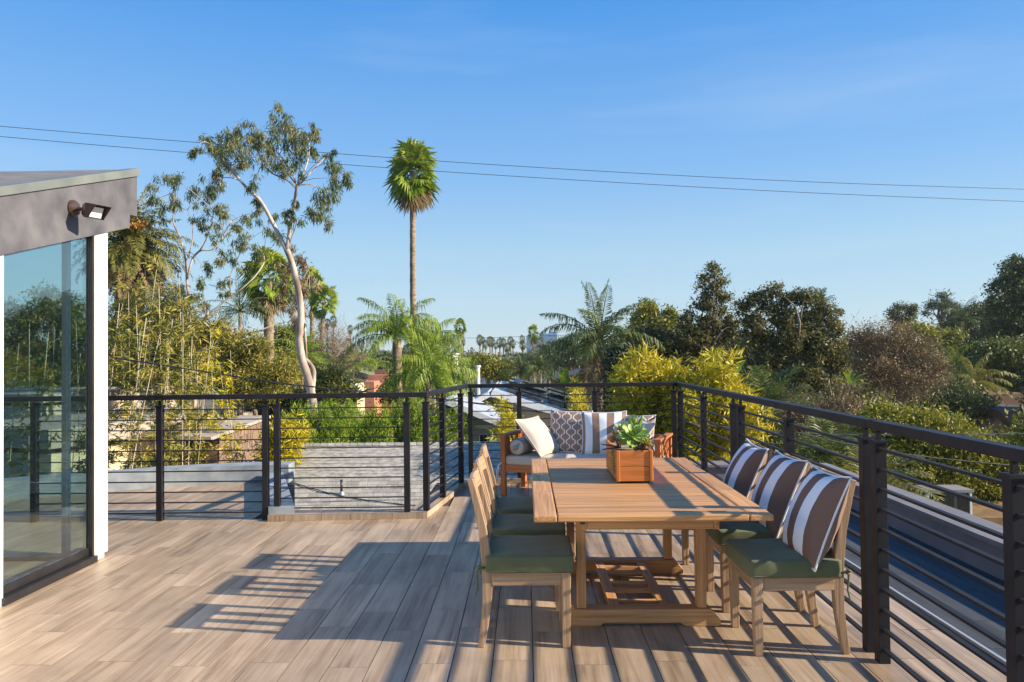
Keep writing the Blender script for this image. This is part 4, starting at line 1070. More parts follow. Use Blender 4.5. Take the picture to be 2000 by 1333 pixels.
# skyline palms: one low mesh for all crowns
Vs, Fs, n0, Ts = [], [], 0, []
for e, n in ((75, 5), (45, 7), (15, 8), (-15, 8), (-50, 8), (-75, 9)):
    for j in range(n):
        V, Fq = fan_frond(e, .9, .75, 10, .35, seed=5+j, roll=rnd.uniform(-1, 1))
        a = 2*math.pi*j/n+rnd.uniform(-.2, .2); c, s = math.cos(a), math.sin(a)
        Vs.append(np.stack([V[:, 0]*c-V[:, 1]*s, V[:, 0]*s+V[:, 1]*c, V[:, 2]+e/75*.3], 1)); Fs.append(Fq+n0); n0 += len(V)
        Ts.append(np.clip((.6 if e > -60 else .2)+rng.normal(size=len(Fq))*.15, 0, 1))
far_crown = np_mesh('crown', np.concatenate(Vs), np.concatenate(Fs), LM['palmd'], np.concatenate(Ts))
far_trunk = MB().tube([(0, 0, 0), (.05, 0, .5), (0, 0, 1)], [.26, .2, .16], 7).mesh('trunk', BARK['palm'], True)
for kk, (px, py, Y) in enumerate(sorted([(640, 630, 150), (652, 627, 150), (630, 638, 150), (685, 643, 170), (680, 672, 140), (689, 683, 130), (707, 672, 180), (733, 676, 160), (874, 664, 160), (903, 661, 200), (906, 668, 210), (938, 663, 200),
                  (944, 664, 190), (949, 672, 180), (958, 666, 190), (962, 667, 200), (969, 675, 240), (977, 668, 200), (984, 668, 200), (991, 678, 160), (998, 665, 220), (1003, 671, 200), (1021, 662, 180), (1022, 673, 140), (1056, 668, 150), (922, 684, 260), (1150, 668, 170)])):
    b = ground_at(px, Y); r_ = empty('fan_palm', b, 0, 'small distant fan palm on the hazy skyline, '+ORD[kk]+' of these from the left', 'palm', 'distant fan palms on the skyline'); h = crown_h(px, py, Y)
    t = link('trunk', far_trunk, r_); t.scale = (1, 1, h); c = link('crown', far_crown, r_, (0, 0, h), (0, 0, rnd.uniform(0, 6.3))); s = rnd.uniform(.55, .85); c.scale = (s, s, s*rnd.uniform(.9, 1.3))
# queen palms
Y = 24.0
QS = [(82, 75, 4, None), (66, 105, 6, None), (50, 110, 6, None), (30, 85, 5, None)]
feather_palm('queen_palm', 'bright green queen palm with arching fronds left of the tall trunk', ground_at(777, Y), crown_h(777, 662, Y), .20, .15, 1.95, 'q', QS, LM['palm'], ll=.58, lw=.034, dr=.9, nl=44)
Y = 27.0
feather_palm('queen_palm', 'feathery palm with arching fronds right of the tall trunk', ground_at(845, Y), crown_h(826, 668, Y), .15, .12, 1.55, 'q', [(70, 80, 4, None), (45, 120, 6, None), (20, 110, 6, None)], LM['palm'], ll=.6, lw=.032, dr=1.0, nl=40)
Y = 22.0
feather_palm('queen_palm', 'tall feathery queen palm with thick ringed trunk right of centre', ground_at(1172, Y), crown_h(1172, 672, Y), .24, .19, 2.0, 'q2', [(84, 30, 4, None), (64, 70, 6, None), (44, 95, 7, None), (24, 90, 7, None), (4, 70, 6, None), (-30, 50, 5, LM['dead'])], LM['palmd'], ll=.55, lw=.034, dr=.75, nl=46)
# date palm beside the house
Y = 26.0
dp = feather_palm('date_palm', 'bushy date palm with orange fruit beside the house fascia', ground_at(243, Y), crown_h(258, 478, Y), .50, .48, 2.3, 'ph', [(82, 30, 6, None), (62, 60, 10, None), (42, 80, 13, None), (22, 85, 14, None), (0, 70, 13, None), (-20, 55, 12, None), (-40, 40, 12, LM['dead']), (-62, 20, 10, LM['dead'])], LM['phoenix'], lean=(.3, 0), ll=.46, lw=.055, dr=.45, vee=.5, nl=46)
c_ = at(274, 440, Y-1.2); n = 260; P = rng.normal(size=(n, 3))*np.array([.17, .16, .09])+np.array(c_-dp.location)
leaf_obj('fruit_cluster', P, unit(rng.normal(size=(n, 3))+[0, 0, -.6]), .09, .05, LM['orange'], dp)
# small palms low in the garden
def low_palm(label, px, py, Y, Lf, spec, mat, h=None, ll=.4, dr=.6, key='low', lw=.03, nl=30):
    b = ground_at(px, Y); return feather_palm('garden_palm', label, b, at(px, py, Y).z-GZ, .10, .08, Lf, key, spec, mat, ll=ll, dr=dr, lw=lw, nl=nl)
QL = [(75, 60, 4, None), (55, 90, 6, None), (30, 95, 7, None), (5, 70, 6, None)]
low_palm('low feathery palm behind the leaning gum trunk', 590, 700, 28, 1.7, QL, LM['palm'])
low_palm('low feathery palm left of the terracotta house', 655, 742, 26, 1.6, QL, LM['palmd'])
low_palm('low yellow green palm above the grey roof edge', 690, 715, 48, 1.9, QL, LM['palm'])
low_palm('feathery palm between the grey roof and the queen palm', 725, 712, 52, 1.9, QL, LM['palm'])
low_palm('feathery yellow green palm just left of the railing corner', 838, 735, 19, 1.6, QL, LM['palm'], ll=.5, dr=.9)
low_palm('feathery palm left of the white louvred tower', 868, 742, 22, 1.5, QL, LM['palm'], ll=.5, dr=.9)
low_palm('dark palm left of the two palms before the white wall', 1018, 728, 42, 2.0, QL, LM['palmd'], dr=.9)
low_palm('dark palm right of the two palms before the white wall', 1052, 722, 42, 2.2, QL, LM['palmd'], dr=.9)
low_palm('dark feathery palm behind the bamboo beside the stout fan palm', 470, 610, 36, 2.2, QL, LM['palmd'])
low_palm('yellow leaning palm on the right slope', 1868, 722, 34, 1.9, QL, LM['palm'], dr=.9)
low_palm('golden lit palm below the cypress', 1902, 752, 31, 1.7, QL, LM['bamboo2'], dr=.9)
low_palm('low palm with pale fronds behind the right railing', 1700, 985, 11.5, 1.25, QL, LM['phoenix'], ll=.42, dr=.35)
low_palm('small palm with stiff fronds below the gum trees on the right', 1500, 795, 15, 1.15, [(70, 40, 5, None), (45, 60, 6, None), (20, 60, 7, None)], LM['palmd'], ll=.45, dr=.2)
low_palm('small dark palm among the dry stems behind the chair pillows', 1620, 905, 13, 1.1, QL, LM['palmd'], dr=.3)
low_palm('spiky crowned palm above the right hand trees', 1603, 600, 30, .9, [(80, 30, 5, None), (50, 50, 6, None), (15, 50, 6, None)], LM['palmd'], ll=.3, dr=.3)
low_palm('dark palm crown on the far right ridge', 1880, 628, 48, 2.2, QL, LM['dark'], dr=.5)
# ------------------------------------------------------------------ gum trees with limbs drawn from the photograph
def gum(label, Y, base_px, limbs, clumps, nl, lmat=None, L=.17, W=.022, jig=1.0, depth=1.3):
    b = ground_at(base_px, Y); root = empty('gum_tree', b, 0, label, 'tree'); m = MB(); ends = []
    bv = np.array(b)
    for pts, r0, r1 in limbs:
        d0 = rnd.uniform(-.5, .5)*jig; P = []
        for i, (x, y) in enumerate(pts):
            t = i/(len(pts)-1); P.append(np.array(at(x, y, Y+d0*t*t*2))-bv)
        # smooth with Catmull-Rom
        Q = []
        for i in range(len(P)-1):
            p0, p1, p2, p3 = P[max(i-1, 0)], P[i], P[i+1], P[min(i+2, len(P)-1)]
            for k in range(4):
                t = k/4; Q.append(.5*((2*p1)+(-p0+p2)*t+(2*p0-5*p1+4*p2-p3)*t*t+(-p0+3*p1-3*p2+p3)*t**3))
        Q.append(P[-1]); n = len(Q); m.tube(Q, [.78*(r0+(r1-r0)*i/(n-1))*PX(Y)*rnd.uniform(.93, 1.07) for i in range(n)], 8); ends += Q[n//2:]
    ends = np.array(ends); Ps, Ds, Ts = [], [], []
    for x, y, r_ in clumps:
        c0 = np.array(at(x, y, Y+rnd.uniform(-depth, depth)))-bv; rr = r_*PX(Y)
        e = ends[np.argmin(np.linalg.norm(ends-c0, axis=1))]; limb_mb(m, e, c0, .8*PX(Y), .3*PX(Y), .08, 4, 4)
        ns = max(3, int(r_/3.0)); sub = c0+rng.normal(size=(ns, 3))*rr*np.array([.55, .6, .5])
        for s in sub:
            limb_mb(m, c0, s, .35*PX(Y), .2*PX(Y), .08, 3, 2)
            k = int(nl*rng.uniform(.6, 1.4)); P = s+rng.normal(size=(k, 3))*rr*np.array([.24, .24, .30]); Ps.append(P)
            Ds.append(unit(rng.normal(size=(k, 3))*.45+np.array([0, 0, -1.0]))); Ts.append(np.clip(rng.uniform(0, .65)+rng.random(k)*.4, 0, 1))
    P = np.concatenate(Ps); n = len(P)
    leaf_obj('crown', P, np.concatenate(Ds), L*rng.uniform(.6, 1.2, n), W*rng.uniform(.7, 1.3, n), lmat or LM['euc'], root, np.concatenate(Ts))
    m.build('trunk', BARK['pale'], root, smooth=True); return root
gum('pale barked leaning gum tree left of the tall palm', 18.0, 612, [
    ([(611, 1150), (612, 980), (610, 860), (612, 800), (603, 745), (590, 702), (584, 660), (588, 615), (583, 570), (572, 520), (560, 488)], 13, 7),
    ([(608, 790), (612, 750), (612, 722), (600, 705), (588, 700)], 6, 5),
    ([(560, 490), (541, 452), (511, 396), (490, 376), (463, 346), (438, 315), (425, 295)], 6, 1.6),
    ([(560, 490), (567, 442), (574, 402), (580, 362)], 5, 3.5),
    ([(580, 364), (572, 342), (556, 316), (546, 302)], 2.4, 1.2), ([(578, 368), (560, 352), (530, 338), (512, 318), (506, 300), (505, 280)], 2.4, 1),
    ([(580, 364), (594, 335), (602, 310), (604, 280), (596, 262)], 2.4, 1), ([(580, 366), (600, 345), (622, 322), (640, 302)], 2.6, 1),
    ([(582, 362), (605, 361), (625, 368), (634, 378)], 1.6, .8), ([(576, 358), (556, 330), (545, 300), (548, 262)], 2, .9),
    ([(488, 374), (465, 352), (440, 347), (420, 350)], 1.6, .8), ([(511, 396), (500, 372), (498, 360)], 1.2, .7),
    ([(565, 478), (575, 450), (580, 430)], 1.4, .7)],
    [(548, 214, 14), (556, 232, 17), (540, 252, 18), (566, 252, 16), (562, 282, 18), (580, 270, 18), (590, 292, 18), (600, 266, 14), (614, 244, 10), (618, 266, 9), (606, 300, 13), (474, 244, 14), (458, 262, 20), (446, 290, 22), (470, 290, 19), (426, 306, 20), (412, 290, 16), (404, 275, 12),
     (492, 270, 17), (505, 252, 14), (520, 262, 14), (512, 284, 15), (498, 306, 18), (450, 322, 19), (432, 346, 18), (408, 358, 16), (420, 372, 10), (376, 298, 10), (384, 290, 7), (545, 306, 19), (556, 328, 15), (574, 322, 14), (494, 366, 13), (500, 388, 9),
     (644, 298, 10), (652, 318, 15), (664, 338, 16), (672, 350, 12), (656, 356, 17), (642, 380, 18), (632, 398, 18), (622, 416, 18), (634, 430, 13), (604, 408, 8), (556, 418, 10), (572, 430, 12), (578, 400, 8), (440, 268, 14), (470, 315, 12), (530, 290, 12)], 46, L=.17, W=.022)
gum('twisted gum tree with thin crown right of the date palm', 21.0, 372, [
    ([(372, 1080), (376, 900), (380, 800), (384, 715), (388, 645), (402, 622), (405, 612)], 7, 4),
    ([(388, 660), (374, 620), (366, 560), (362, 505), (352, 466), (338, 432), (344, 396), (340, 358)], 4, 1),
    ([(366, 545), (376, 506), (392, 490), (414, 488), (430, 472), (440, 452), (452, 432)], 3, 1), ([(376, 506), (398, 478), (412, 440), (418, 412)], 2, .8), ([(362, 520), (376, 470), (374, 430), (366, 410)], 1.6, .7),
    ([(385, 720), (404, 696), (440, 668), (476, 655), (520, 641), (548, 628)], 5, 1.2), ([(478, 655), (500, 648), (526, 646)], 3, .8),
    ([(400, 624), (430, 596), (470, 566), (498, 540), (516, 512), (512, 492)], 2.6, 1), ([(452, 580), (450, 540), (462, 510)], 1.5, .7)],
    [(326, 346, 16), (346, 352, 14), (306, 370, 14), (300, 392, 12), (320, 396, 14), (346, 396, 12), (310, 420, 14), (296, 440, 10), (388, 372, 15), (402, 386, 16), (424, 400, 16), (440, 418, 17), (396, 420, 14), (394, 440, 12), (436, 442, 16), (462, 448, 15), (484, 434, 15), (500, 414, 13), (468, 468, 15), (482, 486, 13),
     (446, 500, 13), (424, 508, 13), (402, 526, 13), (394, 550, 12), (438, 548, 13), (442, 566, 10), (486, 520, 11), (504, 500, 13), (524, 446, 12), (530, 424, 9), (460, 515, 11), (404, 592, 11), (380, 580, 10), (540, 470, 12), (412, 470, 10), (350, 560, 10)], 44, L=.18, W=.024)
gum('drooping gum foliage hanging behind the leaning gum trunk', 26.0, 600, [([(596, 1000), (594, 800), (598, 690), (590, 600), (580, 545), (568, 510)], 4, 1.2), ([(592, 610), (604, 560), (602, 520)], 2, .7)],
    [(580, 500, 15), (594, 520, 16), (602, 545, 15), (586, 556, 15), (570, 540, 15), (558, 522, 14), (556, 560, 14), (570, 585, 15), (588, 592, 14), (598, 575, 12), (576, 615, 14), (560, 600, 11), (590, 630, 12), (548, 580, 10), (600, 610, 9)], 50, LM['brown'], L=.2, W=.03)

# ------------------------------------------------------------------ bamboo
def bamboo(label, Y, canes, leaves, lmat, seed, nl, spread, L=.15, W=.026, cane_r=.014, ymin=.2, tilt=.35, group=None):
    """canes: list of (px at rail height, px at top, y top); leaves grow in tufts from the nodes"""
    xs_ = [c[0] for c in canes]; b = ground_at(sum(xs_)/len(xs_), Y); root = empty('bamboo_clump', b, 0, label, 'bamboo', group); bv = np.array(b)
    Ps, Ds, Ts = [], [], []
    for (x0, x1, yt) in canes:
        Yc = Y+rnd.uniform(-.9, .9); p0 = np.array(at(x0, 800, Yc))-bv; p1 = np.array(at(x1+rnd.uniform(-14, 14), yt+rnd.uniform(20, 80), Yc))-bv
        d = p1-p0; base = p0-d*((p0[2])/d[2]) if abs(d[2]) > .1 else p0; base = np.array([p0[0]-d[0]*.3, p0[1], 0]); n = 14; pts = []
        bow = rng.normal(size=3)*np.array([.24, .2, 0])
        for i in range(n+1):
            t = i/n; pts.append(base*(1-t)+p1*t+bow*math.sin(math.pi*t)*.8)
        m = MB(); m.tube(pts, [cane_r*(1-.72*(i/n)) for i in range(n+1)], 6)
        pa = np.array(pts); zs = np.arange(max(p0[2]-1.8, .5), p1[2], .21)
        for z in zs:
            t = np.interp(z, pa[:, 2], np.linspace(0, 1, n+1)); c = np.array([np.interp(t, np.linspace(0, 1, n+1), pa[:, k]) for k in range(3)])
            m.tube([c-[0, 0, .005], c+[0, 0, .005]], cane_r*(1-.7*t)*1.3, 6)
            if rnd.random() > leaves*(1.35-.75*t*t): continue
            for q in range(rnd.choice([1, 2, 2, 3])):
                az = rnd.uniform(0, 6.3); l = spread*rnd.uniform(.4, 1.2)*(1.15-.6*t); e = c+np.array([math.cos(az)*l, math.sin(az)*l, l*rnd.uniform(.1, .9)])
                m.tube([c, e], [.0028, .0014], 3, cap=False); k = int(nl*rnd.uniform(.5, 1.5)); f = rng.random((k, 1))**.6
                Ps.append(c+(e-c)*f+rng.normal(size=(k, 3))*.035); Ds.append(unit(rng.normal(size=(k, 3))*.55+np.array([math.cos(az)*.5, math.sin(az)*.5, -.25]))); Ts.append(np.clip(rnd.uniform(0, .6)+rng.random(k)*.45, 0, 1))
        m.build('cane', BARK['cane'], root, smooth=True)
    P = np.concatenate(Ps); n = len(P); leaf_obj('foliage', P, np.concatenate(Ds), L*rng.uniform(.55, 1.2, n), W*rng.uniform(.7, 1.2, n), lmat, root, np.concatenate(Ts)); return root
GB = 'bamboo clumps beyond the railing'
bamboo('tall thin bamboo clump directly beside the white house column', 11.8, [(222, 234, 560), (232, 246, 515), (240, 228, 590), (250, 262, 540), (244, 275, 600), (262, 256, 520), (275, 292, 570), (226, 225, 640)], .62, LM['bamboo2'], 1, 20, .26, group=GB)
bamboo('tall thin bamboo clump behind the first railing post', 11.4, [(290, 296, 470), (300, 306, 540), (312, 318, 590), (325, 345, 545), (334, 332, 610), (306, 280, 560), (345, 348, 480), (352, 364, 600)], .62, LM['bamboo2'], 2, 20, .26, group=GB)
bamboo('bamboo clump with orange canes right of the first railing post', 12.0, [(330, 336, 640), (340, 352, 560), (356, 362, 640), (352, 372, 580), (365, 392, 650), (372, 404, 600), (388, 376, 660)], .68, LM['bamboo2'], 3, 20, .28, group=GB)
bamboo('bushy yellow bamboo clump in front of the twisted gum tree', 12.6, [(398, 406, 640), (410, 424, 610), (420, 436, 660), (430, 420, 640), (440, 446, 650), (452, 440, 690), (404, 392, 600)], .75, LM['bamboo'], 4, 22, .30, group=GB)
def dense_bamboo(label, Y, lobes, ncl, canes, group=GB):
    b = ground_at(lobes[0][0], Y); root = empty('bamboo_clump', b, 0, label, 'bamboo', group); bv = np.array(b)
    E_ = [ell(x, y, Y, rx, ry, .8) for x, y, rx, ry in lobes]; C, dn = scatter(E_, ncl, .5); nlf = 20; k = np.repeat(np.arange(ncl), nlf); n = len(k)
    pl = unit(rng.normal(size=(ncl, 3))*.6+np.array([-.1, -.2, .55]))           # each spray points its own way
    f = rng.random((n, 1))
    P = C[k]-bv+pl[k]*(f-.5)*.42+rng.normal(size=(n, 3))*.045; D = unit(pl[k]*.7+rng.normal(size=(n, 3))*.6+np.array([0, 0, -.15]))
    leaf_obj('foliage', P, D, .15*rng.uniform(.55, 1.2, n), .030*rng.uniform(.7, 1.2, n), LM['bamboo'], root, np.clip(.6*rng.random(ncl)[k]+.45*rng.random(n), 0, 1))
    for x0, x1, yt in canes:
        p1 = np.array(at(x1, yt, Y+rnd.uniform(-.4, .5)))-bv; p0 = np.array(at(x0, 900, Y))-bv; p0[2] = 0
        MB().tube([p0, p0*.55+p1*.45+rng.normal(size=3)*.05, p1], [.013, .010, .003], 6).build('cane', BARK['cane'], root, smooth=True)
    return root
dense_bamboo('dense golden bamboo behind the sofa and back right post', 12.0, [(1255, 730, 28, 45), (1290, 775, 45, 55), (1240, 800, 42, 60), (1200, 840, 30, 48), (1300, 850, 50, 60), (1330, 760, 40, 36), (1250, 880, 50, 50), (1225, 745, 22, 34), (1300, 740, 30, 30)], 960, [(1240, 1258, 690), (1262, 1270, 700), (1290, 1300, 720), (1310, 1318, 740), (1222, 1216, 780)])
dense_bamboo('dense golden bamboo right of the back railing corner', 11.2, [(1400, 730, 22, 45), (1385, 780, 34, 45), (1365, 830, 40, 55), (1420, 840, 44, 60), (1345, 880, 40, 50), (1455, 815, 20, 40), (1400, 900, 50, 45), (1340, 790, 34, 40), (1425, 790, 30, 36)], 900, [(1385, 1402, 690), (1370, 1378, 720), (1420, 1415, 720), (1350, 1348, 760), (1452, 1462, 780)])
dense_bamboo('small golden bamboo tuft behind the left end of the sofa', 15.0, [(992, 822, 17, 26), (985, 850, 20, 22), (980, 795, 9, 10)], 75, [(996, 1000, 790), (990, 984, 800)])
dense_bamboo('small golden bamboo tuft between the trellis and striped pillows', 15.2, [(1130, 788, 14, 18), (1124, 770, 9, 12), (1132, 808, 10, 10)], 34, [(1131, 1127, 765)])
# banana
def banana(label, px, py, Y, leaves_):
    b = ground_at(px, Y); root = empty('banana_plant', b, 0, label, 'plant'); h = at(px, py, Y).z-GZ
    MB().tube([(0, 0, 0), (0, 0, h*.5), (0, 0, h)], [.05, .045, .03], 8).build('stem', LM['shrub'], root, smooth=True)
    for az, e, L_, W_ in leaves_:
        V, Fq = [], []; N = 10
        for i in range(N+1):
            t = i/N; a = R(e-45*t*t); x = L_*t*math.cos(R(e-20*t)); z = L_*t*math.sin(R(e-20*t)); w = W_*math.sin(math.pi*min(1, .06+.94*t))**.6*.5
            for s in (-1, 0, 1): V.append((x, s*w, z+abs(s)*w*.35))
        for i in range(N):
            for j in range(2): a = i*3+j; Fq.append((a, a+1, a+4, a+3))
        link('leaf', np_mesh('leaf', np.array(V), np.array(Fq), LM['pepper'], rng.uniform(.25, .6, len(Fq)), True), root, (0, 0, h), (0, 0, R(az)))
banana('banana plant with broad upright leaves right of the golden bamboo', 1424, 775, 12.2, [(20, 80, .72, .16), (200, 74, .55, .17), (120, 70, .6, .15)])
banana('pale variegated banana like plant low before the dark tree', 1662, 752, 19.5, [(10, 50, .6, .15), (60, 65, .55, .14), (150, 40, .5, .14), (220, 60, .55, .13), (300, 35, .55, .14), (340, 20, .5, .13), (270, 10, .5, .13), (190, 15, .5, .13), (100, 25, .5, .13)])
banana('pale broad leaved plant before the dark roofed house', 1103, 762, 21, [(15, 60, .8, .2), (80, 75, .8, .2), (160, 55, .7, .2), (250, 70, .7, .2), (320, 45, .7, .2)])

# ------------------------------------------------------------------ broadleaf trees and shrubs
def T(name, label, px, Y, lobes, ncl, nlf, cr, L, W, mat, cat='tree', **k):
    E_ = [ell(*l) if len(l) > 4 else ell(l[0], l[1], Y, l[2], l[3]) for l in lobes]
    return tree(name, label, cat, ground_at(px, Y), E_, ncl, nlf, cr, L, W, mat, **k)
# right side
T('dark_tree', 'dark tree with golden lit tops right of the queen palm', 1280, 30, [(1268, 606, 15, 14), (1255, 622, 15, 16), (1278, 628, 18, 14), (1308, 614, 14, 12), (1316, 632, 18, 14), (1292, 640, 16, 14), (1248, 645, 16, 18)], 120, 90, .24, .13, .06, LM['ficusy'], tr=.2)  # sunlit gold of the tops is put into the leaf colour
T('dark_tree', 'low dark tree under the golden lit tree tops', 1275, 27, [(1275, 680, 48, 50), (1240, 700, 34, 44), (1310, 690, 40, 46)], 130, 130, .45, .14, .07, LM['ficus'], tr=.2)
T('conifer', 'small pointed conifer tip above the golden lit tree', 1258, 34, [(1258, 598, 7, 14), (1258, 615, 12, 14)], 30, 60, .22, .16, .05, LM['dark'], tr=.12, limbs=4)
T('dark_tree', 'tallest dark open tree right of centre with columnar top', 1385, 26, [(1395, 530, 13, 14), (1376, 540, 11, 12), (1408, 552, 12, 12), (1366, 560, 10, 12), (1392, 568, 16, 14), (1414, 585, 14, 16), (1375, 590, 18, 18), (1352, 596, 10, 10), (1398, 610, 22, 20), (1345, 630, 24, 22), (1375, 640, 30, 26), (1420, 640, 22, 28), (1340, 670, 34, 36), (1395, 680, 40, 40), (1350, 730, 50, 50), (1410, 740, 44, 50), (1300, 700, 34, 40)], 560, 60, .20, .10, .052, LM['ficus'], tr=.15, limbs=60, bark=BARK['grey'], twigs=700)
T('ficus_tree', 'broad dark tree with pale limbs behind the right railing', 1530, 23, [(1446, 602, 12, 12), (1462, 590, 12, 12), (1486, 578, 14, 14), (1512, 570, 14, 14), (1500, 600, 18, 18), (1536, 590, 15, 14), (1562, 582, 16, 14), (1585, 592, 14, 16), (1610, 604, 14, 14), (1634, 618, 12, 16), (1470, 625, 20, 20), (1530, 625, 24, 22), (1580, 630, 26, 24), (1622, 645, 20, 24), (1480, 660, 30, 28), (1540, 670, 36, 34), (1600, 680, 34, 34), (1500, 710, 40, 36), (1570, 725, 46, 40), (1635, 700, 24, 36), (1470, 745, 40, 40), (1540, 770, 46, 40), (1610, 770, 44, 40)], 1000, 56, .19, .095, .048, LM['ficus'], tr=.15, limbs=110, bark=BARK['grey'], twigs=1500)
T('dry_tree', 'wide brown half bare tree on the right slope', 1740, 24, [(1690, 670, 40, 36), (1740, 660, 40, 30), (1790, 690, 40, 34), (1830, 720, 24, 34), (1700, 730, 60, 46), (1770, 745, 60, 44)], 420, 46, .30, .085, .034, LM['brown'], tr=.16, limbs=50, twigs=5000)
T('dry_shrub', 'dry grey brown shrubs below the broad dark tree', 1590, 17, [(1540, 820, 50, 40), (1600, 830, 50, 44), (1650, 800, 40, 44), (1560, 870, 50, 40)], 160, 40, .3, .10, .035, LM['brown'], cat='shrub', tr=.05, limbs=40, twigs=3500)
T('gum_tree', 'thin crowned tree far right of the brown tree', 1770, 60, [(1748, 608, 11, 12), (1764, 602, 9, 9), (1780, 606, 10, 9), (1752, 628, 12, 12), (1772, 630, 12, 10), (1760, 650, 16, 14)], 90, 60, .40, .22, .07, LM['dark'], tr=.3, limbs=16)
T('gum_tree', 'open topped distant tree between the thin and the large right trees', 1838, 62, [(1838, 582, 12, 10), (1822, 596, 12, 8), (1856, 594, 12, 8), (1840, 602, 12, 8), (1812, 612, 9, 7), (1868, 606, 10, 7), (1838, 650, 22, 18)], 84, 56, .42, .22, .07, LM['dark'], tr=.3, limbs=20)
T('dark_tree', 'large dark tree at the right edge of the picture', 1985, 42, [(1962, 530, 16, 16), (1984, 522, 18, 16), (2010, 530, 24, 20), (1950, 560, 14, 16), (1978, 560, 22, 20), (1944, 590, 16, 16), (1968, 600, 24, 24), (2010, 590, 34, 34), (1990, 650, 44, 40), (1945, 640, 24, 28), (2040, 650, 50, 60)], 440, 66, .40, .19, .075, LM['dark'], tr=.35, limbs=24)
T('dark_tree', 'dark rounded trees on the ridge before the right edge', 1905, 52, [(1880, 625, 24, 20), (1905, 618, 22, 18), (1930, 620, 22, 24), (1890, 650, 40, 30), (1930, 660, 36, 34), (1855, 660, 26, 24)], 300, 80, .48, .22, .085, LM['dark'], tr=.3)
T('green_tree', 'yellow green tree patch between the ridge trees and brown tree', 1840, 40, [(1810, 668, 26, 18), (1850, 672, 28, 20), (1790, 655, 22, 18)], 110, 100, .5, .2, .09, LM['ficusy'], tr=.2)
T('cypress', 'dark pointed cypress on the right slope', 1897, 36, [(1897, 660, 7, 16), (1897, 690, 14, 26), (1899, 725, 24, 40), (1900, 770, 30, 40)], 230, 120, .34, .16, .04, LM['conifer'], tr=.15, limbs=6, droop=-.35)
T('green_tree', 'rounded green tree at the right edge below the large dark tree', 1970, 33, [(1965, 700, 45, 26), (2010, 710, 50, 34), (1985, 740, 50, 34), (1940, 690, 26, 18)], 230, 110, .45, .18, .08, LM['shrub'], tr=.2)
T('green_tree', 'olive shrubbery beneath the cypress on the right slope', 1850, 28, [(1850, 780, 50, 30), (1790, 790, 40, 30), (1920, 800, 30, 24)], 120, 90, .42, .14, .06, LM['dark'], tr=.12)
T('citrus_tree', 'wide yellow green leafy tree behind the near right railing', 1780, 15, [(1720, 830, 50, 40), (1790, 840, 60, 40), (1850, 860, 60, 44), (1900, 890, 56, 44), (1760, 890, 60, 50), (1830, 920, 70, 50), (1700, 880, 44, 44), (1900, 940, 50, 40), (1960, 900, 40, 50), (1950, 960, 40, 40)], 760, 70, .24, .075, .036, LM['ficusy'], tr=.12, limbs=30)
T('shrub', 'dark leafy understorey behind the striped chair pillows', 1650, 14, [(1600, 900, 60, 40), (1680, 920, 60, 40), (1560, 930, 50, 40), (1640, 950, 70, 40)], 200, 70, .26, .12, .03, LM['shrub'], cat='shrub', tr=.06)
T('shrub', 'dark shrub below the golden bamboo and banana plant', 1440, 14.5, [(1430, 850, 60, 60), (1490, 860, 40, 50), (1390, 900, 60, 50)], 150, 70, .3, .10, .045, LM['dark'], cat='shrub', tr=.06)
T('dark_tree', 'dark conical tree between the queen palm and golden bamboo', 1215, 20, [(1212, 712, 20, 34), (1216, 750, 26, 34), (1218, 790, 30, 40)], 130, 100, .3, .12, .05, LM['conifer'], tr=.12)
for kk, (px_, w_, top_) in enumerate([(1240, 60, 668), (1340, 60, 660), (1450, 60, 650), (1680, 60, 655), (1790, 60, 660)]):
    T('dark_tree', ORD[kk].capitalize().lower()+' from the left of the dark tree line behind the right-hand trees', px_, 46, [(px_-w_*.5, top_+34, w_*.5, 34), (px_+w_*.1, top_+26, w_*.45, 28), (px_+w_*.6, top_+36, w_*.5, 34), (px_, top_+70, w_, 46)], 190, 70, .55, .24, .10, LM['dark'], tr=.3, limbs=12, group='dark tree line behind the right-hand trees')
T('shrub', 'leafy shrubs past the right edge beside the tank', 2060, 15, [(2040, 860, 60, 50), (2110, 880, 60, 60), (2180, 860, 60, 60), (2080, 940, 70, 50), (2180, 950, 70, 60)], 420, 60, .26, .10, .045, LM['ficusy'], cat='shrub', tr=.1)
T('dark_tree', 'dark tree past the right edge behind the shrubs', 2160, 26, [(2080, 760, 70, 60), (2170, 740, 80, 70), (2260, 760, 80, 70)], 300, 70, .4, .16, .07, LM['dark'], tr=.2)
T('shrub', 'dark leafy mass under the broad dark tree behind the right railing', 1560, 18.5, [(1500, 810, 50, 36), (1570, 815, 60, 40), (1640, 815, 50, 40), (1690, 790, 40, 36), (1540, 860, 60, 40), (1640, 870, 60, 40)], 360, 64, .26, .10, .045, LM['ficus'], cat='shrub', tr=.08, limbs=30, twigs=500)
